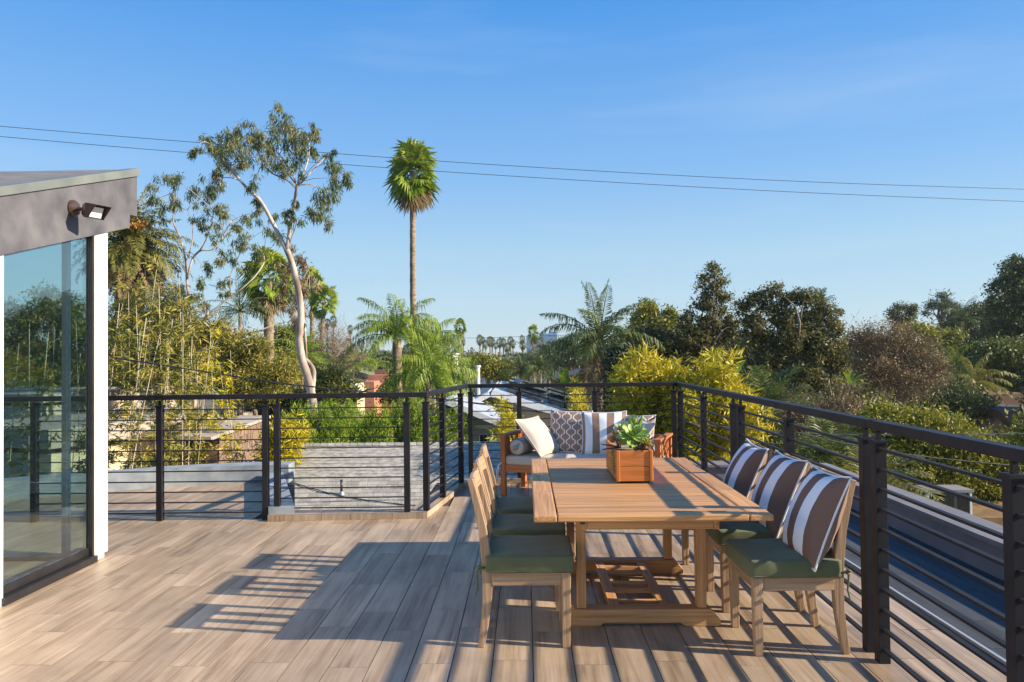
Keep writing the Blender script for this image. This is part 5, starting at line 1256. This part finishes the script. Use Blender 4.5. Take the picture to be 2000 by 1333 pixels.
# centre
def weeping(label, px, Y, lobes, ncl, nlf):
    b = ground_at(px, Y); root = empty('pepper_tree', b, 0, label, 'tree'); bv = np.array(b); E_ = [ell(*l[:2], Y, *l[2:]) for l in lobes]; C, dn = scatter(E_, ncl, .7)
    k = np.repeat(np.arange(ncl), nlf); n = len(k); ln = rng.uniform(.25, .7, ncl); f = rng.random(n)
    sw = rng.normal(size=(ncl, 3))*np.array([.18, .18, 0])
    P = C[k]-bv+np.stack([0*f, 0*f, -f*ln[k]], 1)+sw[k]*(f**1.5)[:, None]+rng.normal(size=(n, 3))*.03
    leaf_obj('crown', P, unit(rng.normal(size=(n, 3))*.6+np.array([0, 0, -.9])), .10*rng.uniform(.6, 1.2, n), .016*rng.uniform(.7, 1.3, n), LM['pepper'], root, np.clip(.6*rng.random(ncl)[k]+.4*rng.random(n), 0, 1))
    m = MB(); limb_mb(m, (0, 0, 0), np.array(E_[0][0])-bv, .16, .06, .05, 8)
    for s in range(16): limb_mb(m, (np.array(E_[0][0])-bv)*np.array([.3, .3, .55]), C[s]-bv, .05, .01, .1, 5)
    m.build('trunk', BARK['brown'], root, smooth=True); return root
weeping('bright green weeping pepper tree behind the left of the shingle roof', 650, 16.2, [(600, 820, 60, 44), (660, 812, 56, 44), (570, 850, 40, 40), (640, 850, 80, 40)], 620, 62)
weeping('bright green weeping pepper tree behind the railing corner', 800, 16.6, [(760, 815, 66, 40), (830, 815, 60, 44), (880, 800, 34, 40), (720, 845, 60, 40), (850, 850, 70, 40)], 720, 62)
T('yellow_shrub', 'golden ferny shrub between the brown shake roof and shingle roof', 545, 12.2, [(560, 850, 26, 22), (545, 880, 26, 24), (535, 905, 20, 24)], 110, 70, .2, .12, .02, LM['bamboo'], cat='shrub', tr=.05, droop=.3)
# left shrub mass
T('green_shrub', 'mixed olive shrubs behind the left railing, right of the bamboo', 500, 22, [(470, 720, 50, 30), (540, 735, 40, 30), (500, 760, 60, 30), (430, 700, 34, 30), (570, 720, 30, 30)], 360, 60, .24, .10, .04, LM['ficusy'], cat='shrub', tr=.1, twigs=700, limbs=24)
T('green_shrub', 'shadowed shrubs below the date palm behind the bamboo', 300, 24, [(250, 680, 50, 60), (310, 670, 60, 60), (360, 700, 50, 60), (270, 740, 60, 40), (340, 745, 60, 40)], 330, 80, .4, .13, .05, LM['shrub'], cat='shrub', tr=.1, twigs=900, limbs=30)
T('green_shrub', 'dark hedge low behind the brown shake roof', 540, 25, [(500, 800, 40, 24), (540, 800, 40, 30), (570, 790, 40, 30)], 160, 80, .26, .09, .045, LM['shrub'], cat='shrub', tr=.08, twigs=500)
T('bare_tree', 'grey bare branching tree left of the queen palm', 655, 40, [(650, 670, 26, 34), (672, 690, 24, 30), (640, 700, 24, 26)], 90, 8, .5, .15, .04, LM['brown'], tr=.10, limbs=60, twigs=3800, bark=BARK['pale'])
T('green_tree', 'rounded yellow green tree left of the slim fan palms', 555, 46, [(560, 665, 34, 26), (600, 690, 30, 26), (540, 690, 30, 26)], 140, 100, .5, .2, .09, LM['shrub'], tr=.2)
T('green_tree', 'green trees between the terracotta house and the queen palm', 770, 30, [(800, 756, 44, 24), (850, 748, 30, 26), (795, 735, 26, 26), (820, 715, 26, 26)], 220, 90, .4, .16, .05, LM['ficusy'], tr=.12, droop=.3)
T('green_tree', 'low green shrubs before the terracotta house', 690, 24, [(660, 772, 34, 16), (640, 752, 26, 20), (765, 772, 16, 12)], 150, 90, .3, .12, .05, LM['shrub'], tr=.1)
T('green_tree', 'olive tree beside the white louvred tower', 940, 48, [(940, 712, 24, 14), (965, 722, 20, 12), (985, 730, 22, 12)], 90, 90, .5, .2, .09, LM['ficusy'], tr=.15)
T('green_shrub', 'yellow green leafy thicket under the twisted gum branches', 470, 19, [(420, 650, 30, 34), (460, 690, 40, 40), (500, 680, 34, 34), (545, 720, 34, 34), (430, 730, 44, 40), (390, 690, 28, 40), (490, 745, 50, 34)], 300, 60, .26, .12, .03, LM['bamboo2'], cat='shrub', tr=.08, twigs=900, limbs=30)
T('green_shrub', 'olive thicket behind the bamboo next to the house column', 290, 20, [(240, 640, 40, 60), (290, 610, 40, 56), (340, 600, 36, 56), (250, 720, 50, 50), (320, 700, 50, 60), (370, 660, 34, 60)], 340, 56, .28, .12, .028, LM['bamboo2'], cat='shrub', tr=.08, twigs=1600, limbs=40)
T('dark_tree', 'dark trees seen through the tall window glass', 90, 24, [(40, 640, 50, 50), (110, 610, 50, 50), (170, 650, 50, 60), (60, 700, 70, 50), (140, 720, 70, 50)], 300, 70, .36, .13, .05, LM['shrub'], tr=.2, limbs=30, twigs=600)
bamboo('bamboo clump seen through the tall window glass', 12.2, [(30, 40, 600), (55, 50, 560), (80, 90, 620), (105, 100, 580), (130, 140, 600), (150, 150, 640), (175, 182, 560), (195, 190, 620)], .5, LM['bamboo2'], 5, 18, .28, group=GB)
# middle-distance trees
mid = [(705, 702, 70, 26, 9), (745, 702, 80, 22, 10), (880, 702, 110, 26, 7), (855, 704, 60, 22, 12), (920, 702, 120, 22, 5), (1000, 716, 75, 26, 8), (1038, 706, 90, 24, 12), (1072, 696, 85, 24, 16), (1110, 704, 60, 26, 14), (1140, 694, 70, 26, 18), (960, 708, 140, 20, 5), (985, 707, 150, 18, 5), (1012, 706, 170, 18, 5), (1096, 682, 90, 20, 14), (940, 710, 100, 16, 5), (650, 716, 60, 26, 12), (1225, 664, 60, 22, 22), (775, 700, 150, 22, 6), (830, 698, 150, 22, 6)]
for kk, (px, py, Y, rx, ry) in enumerate(sorted(mid)):
    T('distant_tree', 'distant dark green tree among the far houses, '+ORD[kk]+' of these from the left', px, Y, [(px, py, rx, ry), (px+rx*.5, py+ry*.3, rx*.7, ry*.8), (px-rx*.5, py+ry*.3, rx*.7, ry*.8)], 60, 70, Y*.008, Y*.0042, Y*.002, LM['far'], tr=.25, limbs=3, group='distant trees among the far houses')
# far wood: reads as one mass
n = 60000; yy = 170+rng.random(n)**1.3*780; xx = np.clip((rng.random(n)*2-1)*yy*.95, -600, 600); hh = 4.6+1.2*np.sin(xx*.045+yy*.02)+1.0*np.sin(xx*.11+1.7)+1.0*rng.random(n)
P = np.stack([xx, yy, GZ+hh*rng.random(n)**.5], 1)
far = leaf_obj('far_wood', P, unit(rng.normal(size=(n, 3))+[0, 0, .4]), yy*.006+.6, yy*.003+.35, LM['far'], None, np.clip(.5+.25*np.sin(xx*.05)+.2*rng.random(n), 0, 1)); tag(far, 'far wooded suburb fading along the horizon', 'trees', kind='stuff')
# ------------------------------------------------------------------ neighbouring buildings
def bmat(n, c1, c2, r=.85): return noise_mat(n, c1, c2, (1.5, 1.5, 1.5), r, .15, (40, 40, 40))
BM = dict(roofing=bmat('tan_roofing', (.33, .28, .23), (.43, .37, .31)), cream=bmat('cream_stucco', (.56, .47, .29), (.66, .57, .38)), beige=bmat('beige_stucco', (.50, .42, .34), (.60, .52, .44)), white=bmat('white_paint', (.66, .65, .62), (.76, .75, .73)),
    sage=bmat('sage_siding', (.27, .28, .23), (.34, .34, .28)), tan=bmat('tan_siding', (.40, .35, .27), (.47, .41, .33)), terra=bmat('terracotta_stucco', (.50, .19, .11), (.60, .25, .15)), greyroof=bmat('grey_roofing', (.17, .165, .16), (.24, .23, .225)),
    whiteroof=noise_mat('white_roof_coating', (.32, .35, .40), (.52, .55, .58), (3, 3, 3), .45, .2), panel=plain('solar_cell', (.012, .014, .022), .12, 0, .7), panel_b=plain('blue_solar_cell', (.03, .07, .16), .15, 0, .7), alu=plain('aluminium', (.5, .5, .5), .35, .8),
    brownwall=bmat('brown_stucco', (.20, .12, .07), (.27, .17, .10)), darkroof=bmat('dark_shingles', (.055, .05, .055), (.10, .09, .095)), tower=plain('tower_wall', (.22, .40, .58), .4), towerg=plain('tower_glass', (.05, .20, .38), .15, 0, .8), trim=bmat('white_trim', (.68, .68, .66), (.78, .78, .76)))
SHAKE = noise_mat('weathered_shake', (.11, .065, .045), (.34, .235, .18), (45, 45, 3), .95, .7, rand=.22)

def build_root(name, label, px, Y, cat='house', group=None):
    b = ground_at(px, Y); return empty(name, b, 0, label, cat, group), b
class Bld:
    def __init__(s, name, label, px, Y, cat='house', group=None): s.r, s.b = build_root(name, label, px, Y, cat, group); s.Y = Y
    def put(s, name, m, mat, parent=None, bevel=0):
        o = m.build(name, mat, parent or s.r, bevel=bevel); o.location = (-s.b.x, -s.b.y, -s.b.z) if parent is None else (0, 0, 0); return o
    def box(s, name, x0, x1, y0, y1, mat, Y=None, dep=4.0, to_ground=False, parent=None):
        """a block whose front face covers the photograph rectangle x0..x1, y0..y1 at depth Y"""
        Y = Y or s.Y; a = at(x0, y0, Y); c = at(x1, y1, Y); return s.put(name, MB().box(a.x, c.x, Y, Y+dep, GZ if to_ground else c.z, a.z), mat, parent)
    def poly(s, name, pts, mat, Y=None, dep=.3, parent=None):
        Y = Y or s.Y; return s.put(name, MB().prism([tuple(at(x, y, Y)) for x, y in pts], (0, dep, 0)), mat, parent)
    def window(s, x0, x1, y0, y1, Y=None, n=2, frame=None):
        Y = Y or s.Y; a = at(x0, y0, Y); c = at(x1, y1, Y); t = (c.x-a.x)*.08
        w = s.put('window', MB().box(a.x, c.x, Y-.05, Y-.004, c.z, c.z+t).box(a.x, c.x, Y-.05, Y-.004, a.z-t, a.z).box(a.x, a.x+t, Y-.05, Y-.004, c.z+t, a.z-t).box(c.x-t, c.x, Y-.05, Y-.004, c.z+t, a.z-t), frame or BM['trim'])
        for k in range(n):
            xa = a.x+t+(c.x-a.x-2*t)*k/n+.01; xb = a.x+t+(c.x-a.x-2*t)*(k+1)/n-.01
            MB().box(xa, xb, Y-.03, Y-.003, c.z+t+.002, a.z-t-.002).build('pane', plain('dark_pane', (.015, .02, .03), .08, 0, .7), w)
        return w
# sage house with white coated gable roofs and solar panels
Y = 20.0
h = Bld('gable_house', 'sage green house with white gable roofs and solar panels beyond the back railing', 1020, Y)
zA = at(960, 772, Y); zR = at(1190, 838, Y); zL = at(895, 806, Y)
h.put('gable_wall', MB().prism([(zL.x, Y, GZ), (zR.x, Y, GZ), (zR.x, Y, zR.z), (zA.x, Y, zA.z), (zL.x, Y, zL.z)], (0, 7, 0)), BM['tan'])
def slope(name, a, c, y0, y1, th, mat, lift=0):
    d = Vector((c.x-a.x, 0, c.z-a.z)); u = Vector((-d.z, 0, d.x)).normalized()*(1 if d.x > 0 else -1)
    p = [Vector((a.x, y0, a.z))+u*lift, Vector((c.x, y0, c.z))+u*lift, Vector((c.x, y1, c.z))+u*lift, Vector((a.x, y1, a.z))+u*lift]
    return h.put(name, MB().prism(p, u*th), mat)
ext = lambda a, c, k: Vector((a.x+(c.x-a.x)*k, a.y, a.z+(c.z-a.z)*k))
slope('roof', zA, ext(zA, zR, 1.06), Y-.55, Y+7.3, .14, BM['whiteroof'], .002)
slope('roof', Vector((zA.x-.003, 0, zA.z)), ext(zA, zL, 1.25), Y-.55, Y+7.3, .14, BM['whiteroof'], .002)
slope('barge_board', ext(zA, zR, .0), ext(zA, zR, 1.05), Y-.58, Y-.552, .13, BM['trim'], -.01)
slope('barge_board', ext(zA, zL, .0), ext(zA, zL, 1.24), Y-.58, Y-.552, .13, BM['trim'], -.01)
for k, (t0, t1) in enumerate(((.10, .46), (.49, .88))):
    for j in range(4):
        slope('solar_panel', ext(zA, zR, t0), ext(zA, zR, t1), Y+.9+j*1.5, Y+2.32+j*1.5, .05, BM['panel'] if not (k == 1 and j == 2) else BM['panel_b'], .26+.10*(j % 2))
        slope('panel_rack', ext(zA, zR, t0+.02), ext(zA, zR, t1-.02), Y+1.4+j*1.5, Y+1.46+j*1.5, .10, BM['alu'], .15)
v = at(968, 786, Y); v2 = at(979, 800, Y)
for k in range(5):
    z = v2.z+(v.z-v2.z)*k/5; h.put('vent_louver', MB().box(v.x, v2.x, Y-.04, Y-.003, z, z+(v.z-v2.z)/7), BM['towerg'])
pp = at(933, 718, Y+1.2); h.put('vent_stack', MB().tube([(pp.x, Y+1.2, zA.z-.4), (pp.x, Y+1.2, pp.z)], .065, 10), BM['white'])
h.put('stack_cap', MB().tube([(pp.x, Y+1.2, pp.z+.002), (pp.x, Y+1.2, pp.z+.06)], .09, 10), BM['white'])
tv = at(1012, 748, Y+3); h.put('roof_turbine', MB().tube([(tv.x, tv.y, tv.z-.35), (tv.x, tv.y, tv.z-.05), (tv.x, tv.y, tv.z+.05), (tv.x, tv.y, tv.z+.12)], [.12, .16, .16, .03], 12), BM['alu'])
# its lower wing in front
Y2 = 17.0; a = at(872, 776, Y2); c = at(992, 826, Y2)
h.put('wing_wall', MB().prism([(a.x, Y2, GZ), (c.x, Y2, GZ), (c.x, Y2, c.z-.10), (a.x, Y2, a.z-.10)], (0, 2.8, 0)), BM['sage'])
slope('wing_roof', Vector((a.x, 0, a.z-.09)), Vector((c.x+.15, 0, c.z-.15)), Y2-.5, Y2+2.7, .10, BM['whiteroof'])
slope('wing_fascia', Vector((a.x, 0, a.z-.12)), Vector((c.x+.15, 0, c.z-.18)), Y2-.53, Y2-.503, .12, BM['trim'])
h.put('belt_board', MB().box(a.x, c.x, Y2-.03, Y2-.002, at(940, 834, Y2).z-.03, at(940, 834, Y2).z+.03), BM['trim'])
h.window(936, 953, 848, 868, Y2, 2)
h.put('door_trim', MB().box(at(958, 846, Y2).x, at(962, 846, Y2).x, Y2-.04, Y2-.003, GZ+2, at(958, 846, Y2).z), BM['trim'])
# cream house behind the bamboo
c_ = Bld('flat_roof_house', 'cream flat roofed house behind the thin bamboo', 330, 19)
def skew(name, x0, x1, y0, y1, Y0, Y1, mat, dep=.3, ground=False, B=None):
    """a wall turned to the light: left end at depth Y0, right end at Y1"""
    B = B or c_; a, b, d, e = at(x0, y0, Y0), at(x1, y0, Y1), at(x1, y1, Y1), at(x0, y1, Y0)
    za, zb = min(a.z, b.z), GZ if ground else max(d.z, e.z)
    n = Vector((-(b.y-a.y), b.x-a.x, 0)).normalized()*dep
    return B.put(name, MB().prism([(a.x, a.y, zb), (b.x, b.y, zb), (b.x, b.y, za), (a.x, a.y, za)], n), mat)
skew('wall', 100, 455, 838, 960, 14.6, 19.6, BM['cream'], 3, True)
skew('fascia', 95, 470, 828, 840, 14.4, 19.7, BM['roofing'], 3.4)
skew('wall', 90, 345, 772, 822, 18.5, 23.5, BM['beige'], 3)
skew('roof', 85, 352, 766, 771, 18.3, 23.7, BM['roofing'], 3.4)
skew('roof', 330, 500, 814, 822, 20.5, 23.5, BM['roofing'], 2)
# brown shake mansard
YA, YB = 13.0, 15.4; m_ = Bld('shake_roof_house', 'small house corner with weathered brown shake siding left of the shingle roof', 470, 14.2)
pA, pB = at(424, 852, YA), at(514, 819, YB); dAB = Vector((pB.x-pA.x, pB.y-pA.y, 0)); angw = math.atan2(dAB.y, dAB.x); lw_ = dAB.length; dz_ = (pB.z-pA.z)/lw_
nW = Vector((dAB.y, -dAB.x, 0)).normalized()
m_.put('wall', MB().prism([tuple(pA), tuple(pB), (pB.x, pB.y, GZ), (pA.x, pA.y, GZ)], -nW*1.6), BM['brownwall'])
m_.put('roof_edge', MB().prism([tuple(pA-dAB*.25+nW*.14+Vector((0, 0, .01-dz_*lw_*.25))), tuple(pB+dAB*.03+nW*.14+Vector((0, 0, .01))), tuple(pB+dAB*.03-nW*.5+Vector((0, 0, .02))), tuple(pA-dAB*.25-nW*.5+Vector((0, 0, .02-dz_*lw_*.25)))], (0, 0, .06)), BM['roofing'])
sm = {}; hsh = .145
for r_ in range(8):
    s_ = 0.0
    while s_ < lw_-.04:
        wd = rnd.choice([.055, .07, .09])
        if wd not in sm: sm[wd] = MB().prism([(.002, 0, 0), (wd-.002, 0, wd*dz_), (wd-.002, -.012, wd*dz_), (.002, -.012, 0)], (0, -.012, -hsh*1.12)).mesh('shake', SHAKE)
        q = pA+dAB*(s_/lw_)+nW*(.012+rnd.uniform(0, .012))+Vector((0, 0, dz_*s_-r_*hsh+rnd.uniform(-.012, .008)))
        link('shake', sm[wd], m_.r, q-m_.b, (0, 0, angw)); s_ += wd
# terracotta house, grey roofed neighbour
t_ = Bld('terracotta_house', 'terracotta stucco house left of the queen palm', 735, 44)
t_.box('wall', 719, 764, 733, 790, BM['terra'], 44, 5, True); t_.box('wing', 709, 731, 746, 800, BM['terra'], 41.5, 2.2, True)
t_.box('parapet', 730, 762, 746.5, 750, BM['tan'], 43.7, .3); t_.box('railing', 732, 758, 722, 732, BM['brownwall'], 45, .1)
g_ = Bld('grey_roof_house', 'low house with grey pitched roof left of the terracotta house', 690, 50)
g_.poly('roof', [(672, 729), (700, 726), (722, 732), (719, 739), (706, 741)], BM['greyroof'], 49, 5); g_.poly('fascia', [(672, 731), (706, 742), (719, 740), (719, 744), (706, 746), (672, 735)], BM['tan'], 48.8, .15)
g_.box('wall', 676, 716, 741, 790, BM['tan'], 50, 4, True); g_.window(683, 694, 748, 760, 50)
w_ = Bld('white_block', 'pale wall fragment low left of the terracotta house', 688, 38); w_.poly('wall', [(681, 752), (693, 750), (699, 762), (699, 780), (681, 780)], BM['cream'], 38, 2); w_.box('base', 682, 698, 781, 860, BM['cream'], 38.2, 1.8, True)
# white louvred tower
lt = Bld('louvred_tower', 'white louvred chimney tower right of the feathery palms', 913, 55, 'tower')
lt.box('shaft', 906, 919, 708, 760, BM['trim'], 55, .8, True); lt.box('cap', 903, 922, 700, 704, BM['trim'], 54.9, 1.0); lt.box('lantern', 907, 918, 704.5, 707.5, BM['towerg'], 55.05, .7)
for k in range(9): lt.box('slat', 907.5, 917.5, 710+k*3, 711.8+k*3, BM['white'], 54.93, .05)
# small far houses
def small_house(label, px, Y, x0, x1, yr, ye, yb, wall, roof, apex=None):
    s = Bld('gable_house', label, px, Y); ap = apex or (x0+x1)/2
    s.box('wall', x0+1, x1-1, ye, yb, wall, Y, 6, True); s.poly('gable', [(x0+1, ye-.2), (x1-1, ye-.2), (ap, yr+1)], wall, Y+.05, 5.8)
    a, l, r_ = at(ap, yr, Y), at(x0-2, ye+1, Y), at(x1+2, ye+1, Y)
    for q in (l, r_):
        d = Vector((q.x-a.x, 0, q.z-a.z)); u = Vector((-d.z, 0, d.x)).normalized()*(1 if d.x > 0 else -1)
        s.put('roof', MB().prism([Vector((a.x, Y-.5, a.z)), Vector((q.x, Y-.5, q.z)), Vector((q.x, Y+6.4, q.z)), Vector((a.x, Y+6.4, a.z))], u*.12), roof)
    w4 = (x1-x0)/5
    s.window(x0+w4*.6, x0+w4*1.8, ye+2, min(yb-2, ye+11), Y); s.window(x1-w4*1.8, x1-w4*.6, ye+2, min(yb-2, ye+11), Y)
    return s
small_house('white gabled bungalow in the middle distance', 985, 58, 962, 1006, 721, 730, 752, BM['white'], BM['greyroof'])
small_house('dark roofed house with pale gable right of the two dark palms', 1135, 40, 1082, 1182, 727, 744, 775, BM['brownwall'], BM['darkroof'], 1150)
s = Bld('white_building', 'long white flat roofed building behind the two dark palms', 1110, 62); s.box('wall', 1086, 1130, 718, 760, BM['white'], 62, 8, True); s.box('roof_band', 1084, 1132, 714.5, 717.5, BM['greyroof'], 61.8, 8.2); s.window(1094, 1102, 724, 734, 62); s.window(1110, 1118, 724, 734, 62)
s = Bld('white_building', 'white low building edge behind the feathery palm near the tall trunk', 850, 70); s.box('wall', 820, 884, 693, 720, BM['white'], 70, 6, True); s.box('roof_band', 818, 886, 690.5, 692.6, BM['trim'], 69.8, 6.4); s.window(830, 842, 696, 706, 70, 3)
s = Bld('white_building', 'distant cream building strip among far palms', 990, 130); s.box('wall', 972, 1012, 700, 712, BM['cream'], 130, 10, True); s.box('roof_band', 970, 1014, 698, 699.8, BM['greyroof'], 129.5, 11); s.window(978, 986, 702, 708, 130, 3)
s = Bld('white_building', 'distant white roofed building left of the small gabled bungalow', 945, 90); s.box('wall', 938, 962, 716, 740, BM['white'], 90, 8, True); s.box('roof_band', 935, 965, 712, 715.7, BM['greyroof'], 89.5, 9); s.window(943, 950, 719, 727, 90)
s = Bld('red_roof_house', 'small house with a tiled brown gable seen through right-hand trees', 1960, 27)
s.poly('gable_wall', [(1915, 850), (1955, 812), (1992, 852), (1992, 960), (1915, 960)], BM['brownwall'], 27, 4); s.poly('roof', [(1950, 800), (2060, 800), (2060, 850), (1994, 853)], BM['darkroof'], 26.6, 5); s.poly('roof', [(1925, 772), (2000, 768), (2003, 798), (1950, 799)], BM['brownwall'], 30, 3)
s.window(1940, 1948, 842, 853, 27, 1, BM['darkroof'])
# blue glass tower on the horizon
Y = 650.0; tw = Bld('office_tower', 'distant pale blue office tower block on the horizon', 1060, Y, 'building')
tw.box('wall', 1028, 1053, 657, 700, BM['tower'], Y, 14, True); tw.box('wall', 1053.3, 1089, 652, 700, BM['tower'], Y+3, 14, True); tw.box('plant_room', 1074, 1088, 648.5, 651.9, BM['towerg'], Y+4, 8); tw.box('plant_room', 1054, 1072, 650, 651.9, BM['white'], Y+4, 8)
for r_ in range(11):
    tw.box('window_band', 1029, 1052, 659+r_*3.1, 660.9+r_*3.1, BM['towerg'], Y-.4, .3); tw.box('window_band', 1054.2, 1088, 654+r_*3.1, 655.9+r_*3.1, BM['towerg'], Y+2.6, .3)
# glazed white cabinet and drum behind the right parapet
Y = 12.5; gc = Bld('glazed_cabinet', 'white framed glazed cabinet standing beyond the right parapet', 1855, Y, 'cabinet')
def gbx(name, xa, xb, ya, yb, m, Yq, dep): return gc.box(name, xa, xb, ya, yb, m, Yq, dep)
gbx('back_panel', 1812, 1898, 966, 1012, BM['darkroof'], Y+.42, .02)
gbx('lid', 1806, 1903, 958, 962.5, BM['greyroof'], Y-.02, .5); gbx('base', 1811, 1900, 1013, 1030, BM['tan'], Y, .44)
for xa in (1813, 1897): gbx('post', xa-2.4, xa+2.4, 963, 1013, BM['trim'], Y, .05)
for xa in (1828, 1842, 1858, 1872, 1884): gbx('bar', xa-.8, xa+.8, 966, 1012, BM['trim'], Y+.02, .02)
gbx('pane', 1815.6, 1894.4, 965, 1012, MT['pane'], Y+.012, .006)
for xa in (1833, 1867): gbx('shelf_post', xa-2, xa+2, 968, 1012, BM['trim'], Y+.3, .04)
gbx('shelf', 1818, 1893, 1003, 1006, BM['trim'], Y+.1, .3)
gc.put('stand', MB().box(at(1806, 1030, Y).x, at(1903, 1030, Y).x, Y, Y+.5, GZ, at(1806, 1031, Y).z), BM['brownwall'])
d_ = Bld('water_tank', 'blue cylindrical tank with dark cap at the right edge', 1978, 11.5, 'tank'); q = at(1978, 962, 11.5)
d_.put('drum', MB().tube([(q.x, q.y, q.z-1.6), (q.x, q.y, q.z)], .105, 18), plain('blue_tank', (.12, .30, .42), .4)); d_.put('cap', MB().tube([(q.x, q.y, q.z+.002), (q.x, q.y, q.z+.03), (q.x, q.y, q.z+.06)], [.12, .12, .02], 18), MT['frame']); d_.put('stand', MB().box(q.x-.12, q.x+.12, q.y-.12, q.y+.12, GZ, q.z-1.602), BM['brownwall'])
an = Bld('annex_roof', 'flat brown annex roof below the right parapet', 1930, 13, 'roof'); an.box('roof', 1895, 2100, 1012, 1026, noise_mat('tan_roof', (.16, .09, .035), (.25, .15, .06), (4, 4, 4), .9), 13.2, 3); an.box('wall', 1898, 2098, 1027, 1100, BM['brownwall'], 13.4, 2.6, True)
lb = Bld('annex_roof', 'pale annex eave close below the right parapet', 1960, 9.2, 'roof'); lb.poly('eave', [(1925, 1040), (2010, 1062), (2010, 1078), (1925, 1052)], BM['cream'], 9.2, .8); lb.poly('wall', [(1926, 1054), (2010, 1080), (2010, 1400), (1926, 1400)], BM['brownwall'], 9.3, .6)

# ------------------------------------------------------------------ overhead wires and cables
WIRE = plain('wire', (.03, .035, .045), .6)
def wire(label, pts, r_, parent=None):
    P = [np.array(at(*p)) for p in pts]; Q = []
    for i in range(len(P)-1):
        p0, p1, p2, p3 = P[max(i-1, 0)], P[i], P[i+1], P[min(i+2, len(P)-1)]
        for k in range(6):
            t = k/6; Q.append(.5*((2*p1)+(-p0+p2)*t+(2*p0-5*p1+4*p2-p3)*t*t+(-p0+3*p1-3*p2+p3)*t**3))
    Q.append(P[-1]); o = MB().tube(Q, r_, 5).build('overhead_wire', WIRE); tag(o, label, 'wire'); return o
wire('upper of the two thin wires crossing the sky', [(-300, 221, 22), (0, 247, 22), (350, 276, 23), (900, 318, 24), (1500, 352, 25), (2000, 370, 26), (2400, 380, 27)], .009)
wire('lower of the two thin wires crossing the sky', [(-300, 240, 22), (0, 267, 22), (350, 297, 23), (900, 338, 24), (1500, 373, 25), (2000, 394, 26), (2400, 408, 27)], .009)
def twisted(label, pts, r_, gap):
    P = [np.array(at(*p)) for p in pts]; b = P[0]; root = empty('twisted_cable', b, 0, label, 'cable'); N = 90
    T_ = np.linspace(0, len(P)-1, N); L_ = np.array([[np.interp(t, range(len(P)), [p[k] for p in P]) for k in range(3)] for t in T_])
    for s in (0, math.pi):
        m = MB().tube([L_[i]-b+np.array([0, gap*math.cos(i*.8+s), gap*math.sin(i*.8+s)]) for i in range(N)], r_, 5); m.build('strand', WIRE, root, smooth=True)
twisted('twisted black service cable sloping down across the bamboo', [(150, 685, 9.8), (216, 698, 9.8), (320, 714, 9.9), (430, 731, 10), (540, 748, 10.1), (640, 759, 10.2), (740, 768, 10.3), (840, 777, 10.4), (930, 788, 10.5), (1040, 803, 10.6), (1150, 822, 10.7), (1260, 845, 10.8)], .006, .007)
twisted('twisted grey service cable behind the right railing', [(1320, 824, 9.6), (1420, 834, 9.7), (1520, 845, 9.8), (1620, 849, 9.9), (1720, 849, 10), (1830, 850, 10.1), (1940, 848, 10.2), (2060, 846, 10.3)], .005, .008)
wire('single dark cable low across the yellow green tree', [(1560, 846, 11), (1660, 868, 11), (1760, 886, 11), (1880, 900, 11), (2010, 912, 11)], .007)
wire('faint distant wire above the far rooftops', [(640, 663, 120), (900, 661, 120), (1100, 655, 120), (1240, 652, 120)], .03)

# ------------------------------------------------------------------ thin sea haze in the far air
hz = MB().box(-640, 640, -40, 1000, GZ-1, 17.0).build('haze'); hm = bpy.data.materials.new('haze_air'); hm.use_nodes = True; hn = hm.node_tree; hn.nodes.clear()
ho = hn.nodes.new('ShaderNodeOutputMaterial'); pv = hn.nodes.new('ShaderNodeVolumePrincipled'); pv.inputs['Color'].default_value = (.86, .92, 1, 1); pv.inputs['Density'].default_value = .00032; pv.inputs['Anisotropy'].default_value = .2
hn.links.new(pv.outputs[0], ho.inputs['Volume']); hz.data.materials.append(hm); tag(hz, 'thin pale haze in the air over the far suburb', 'haze', kind='stuff')
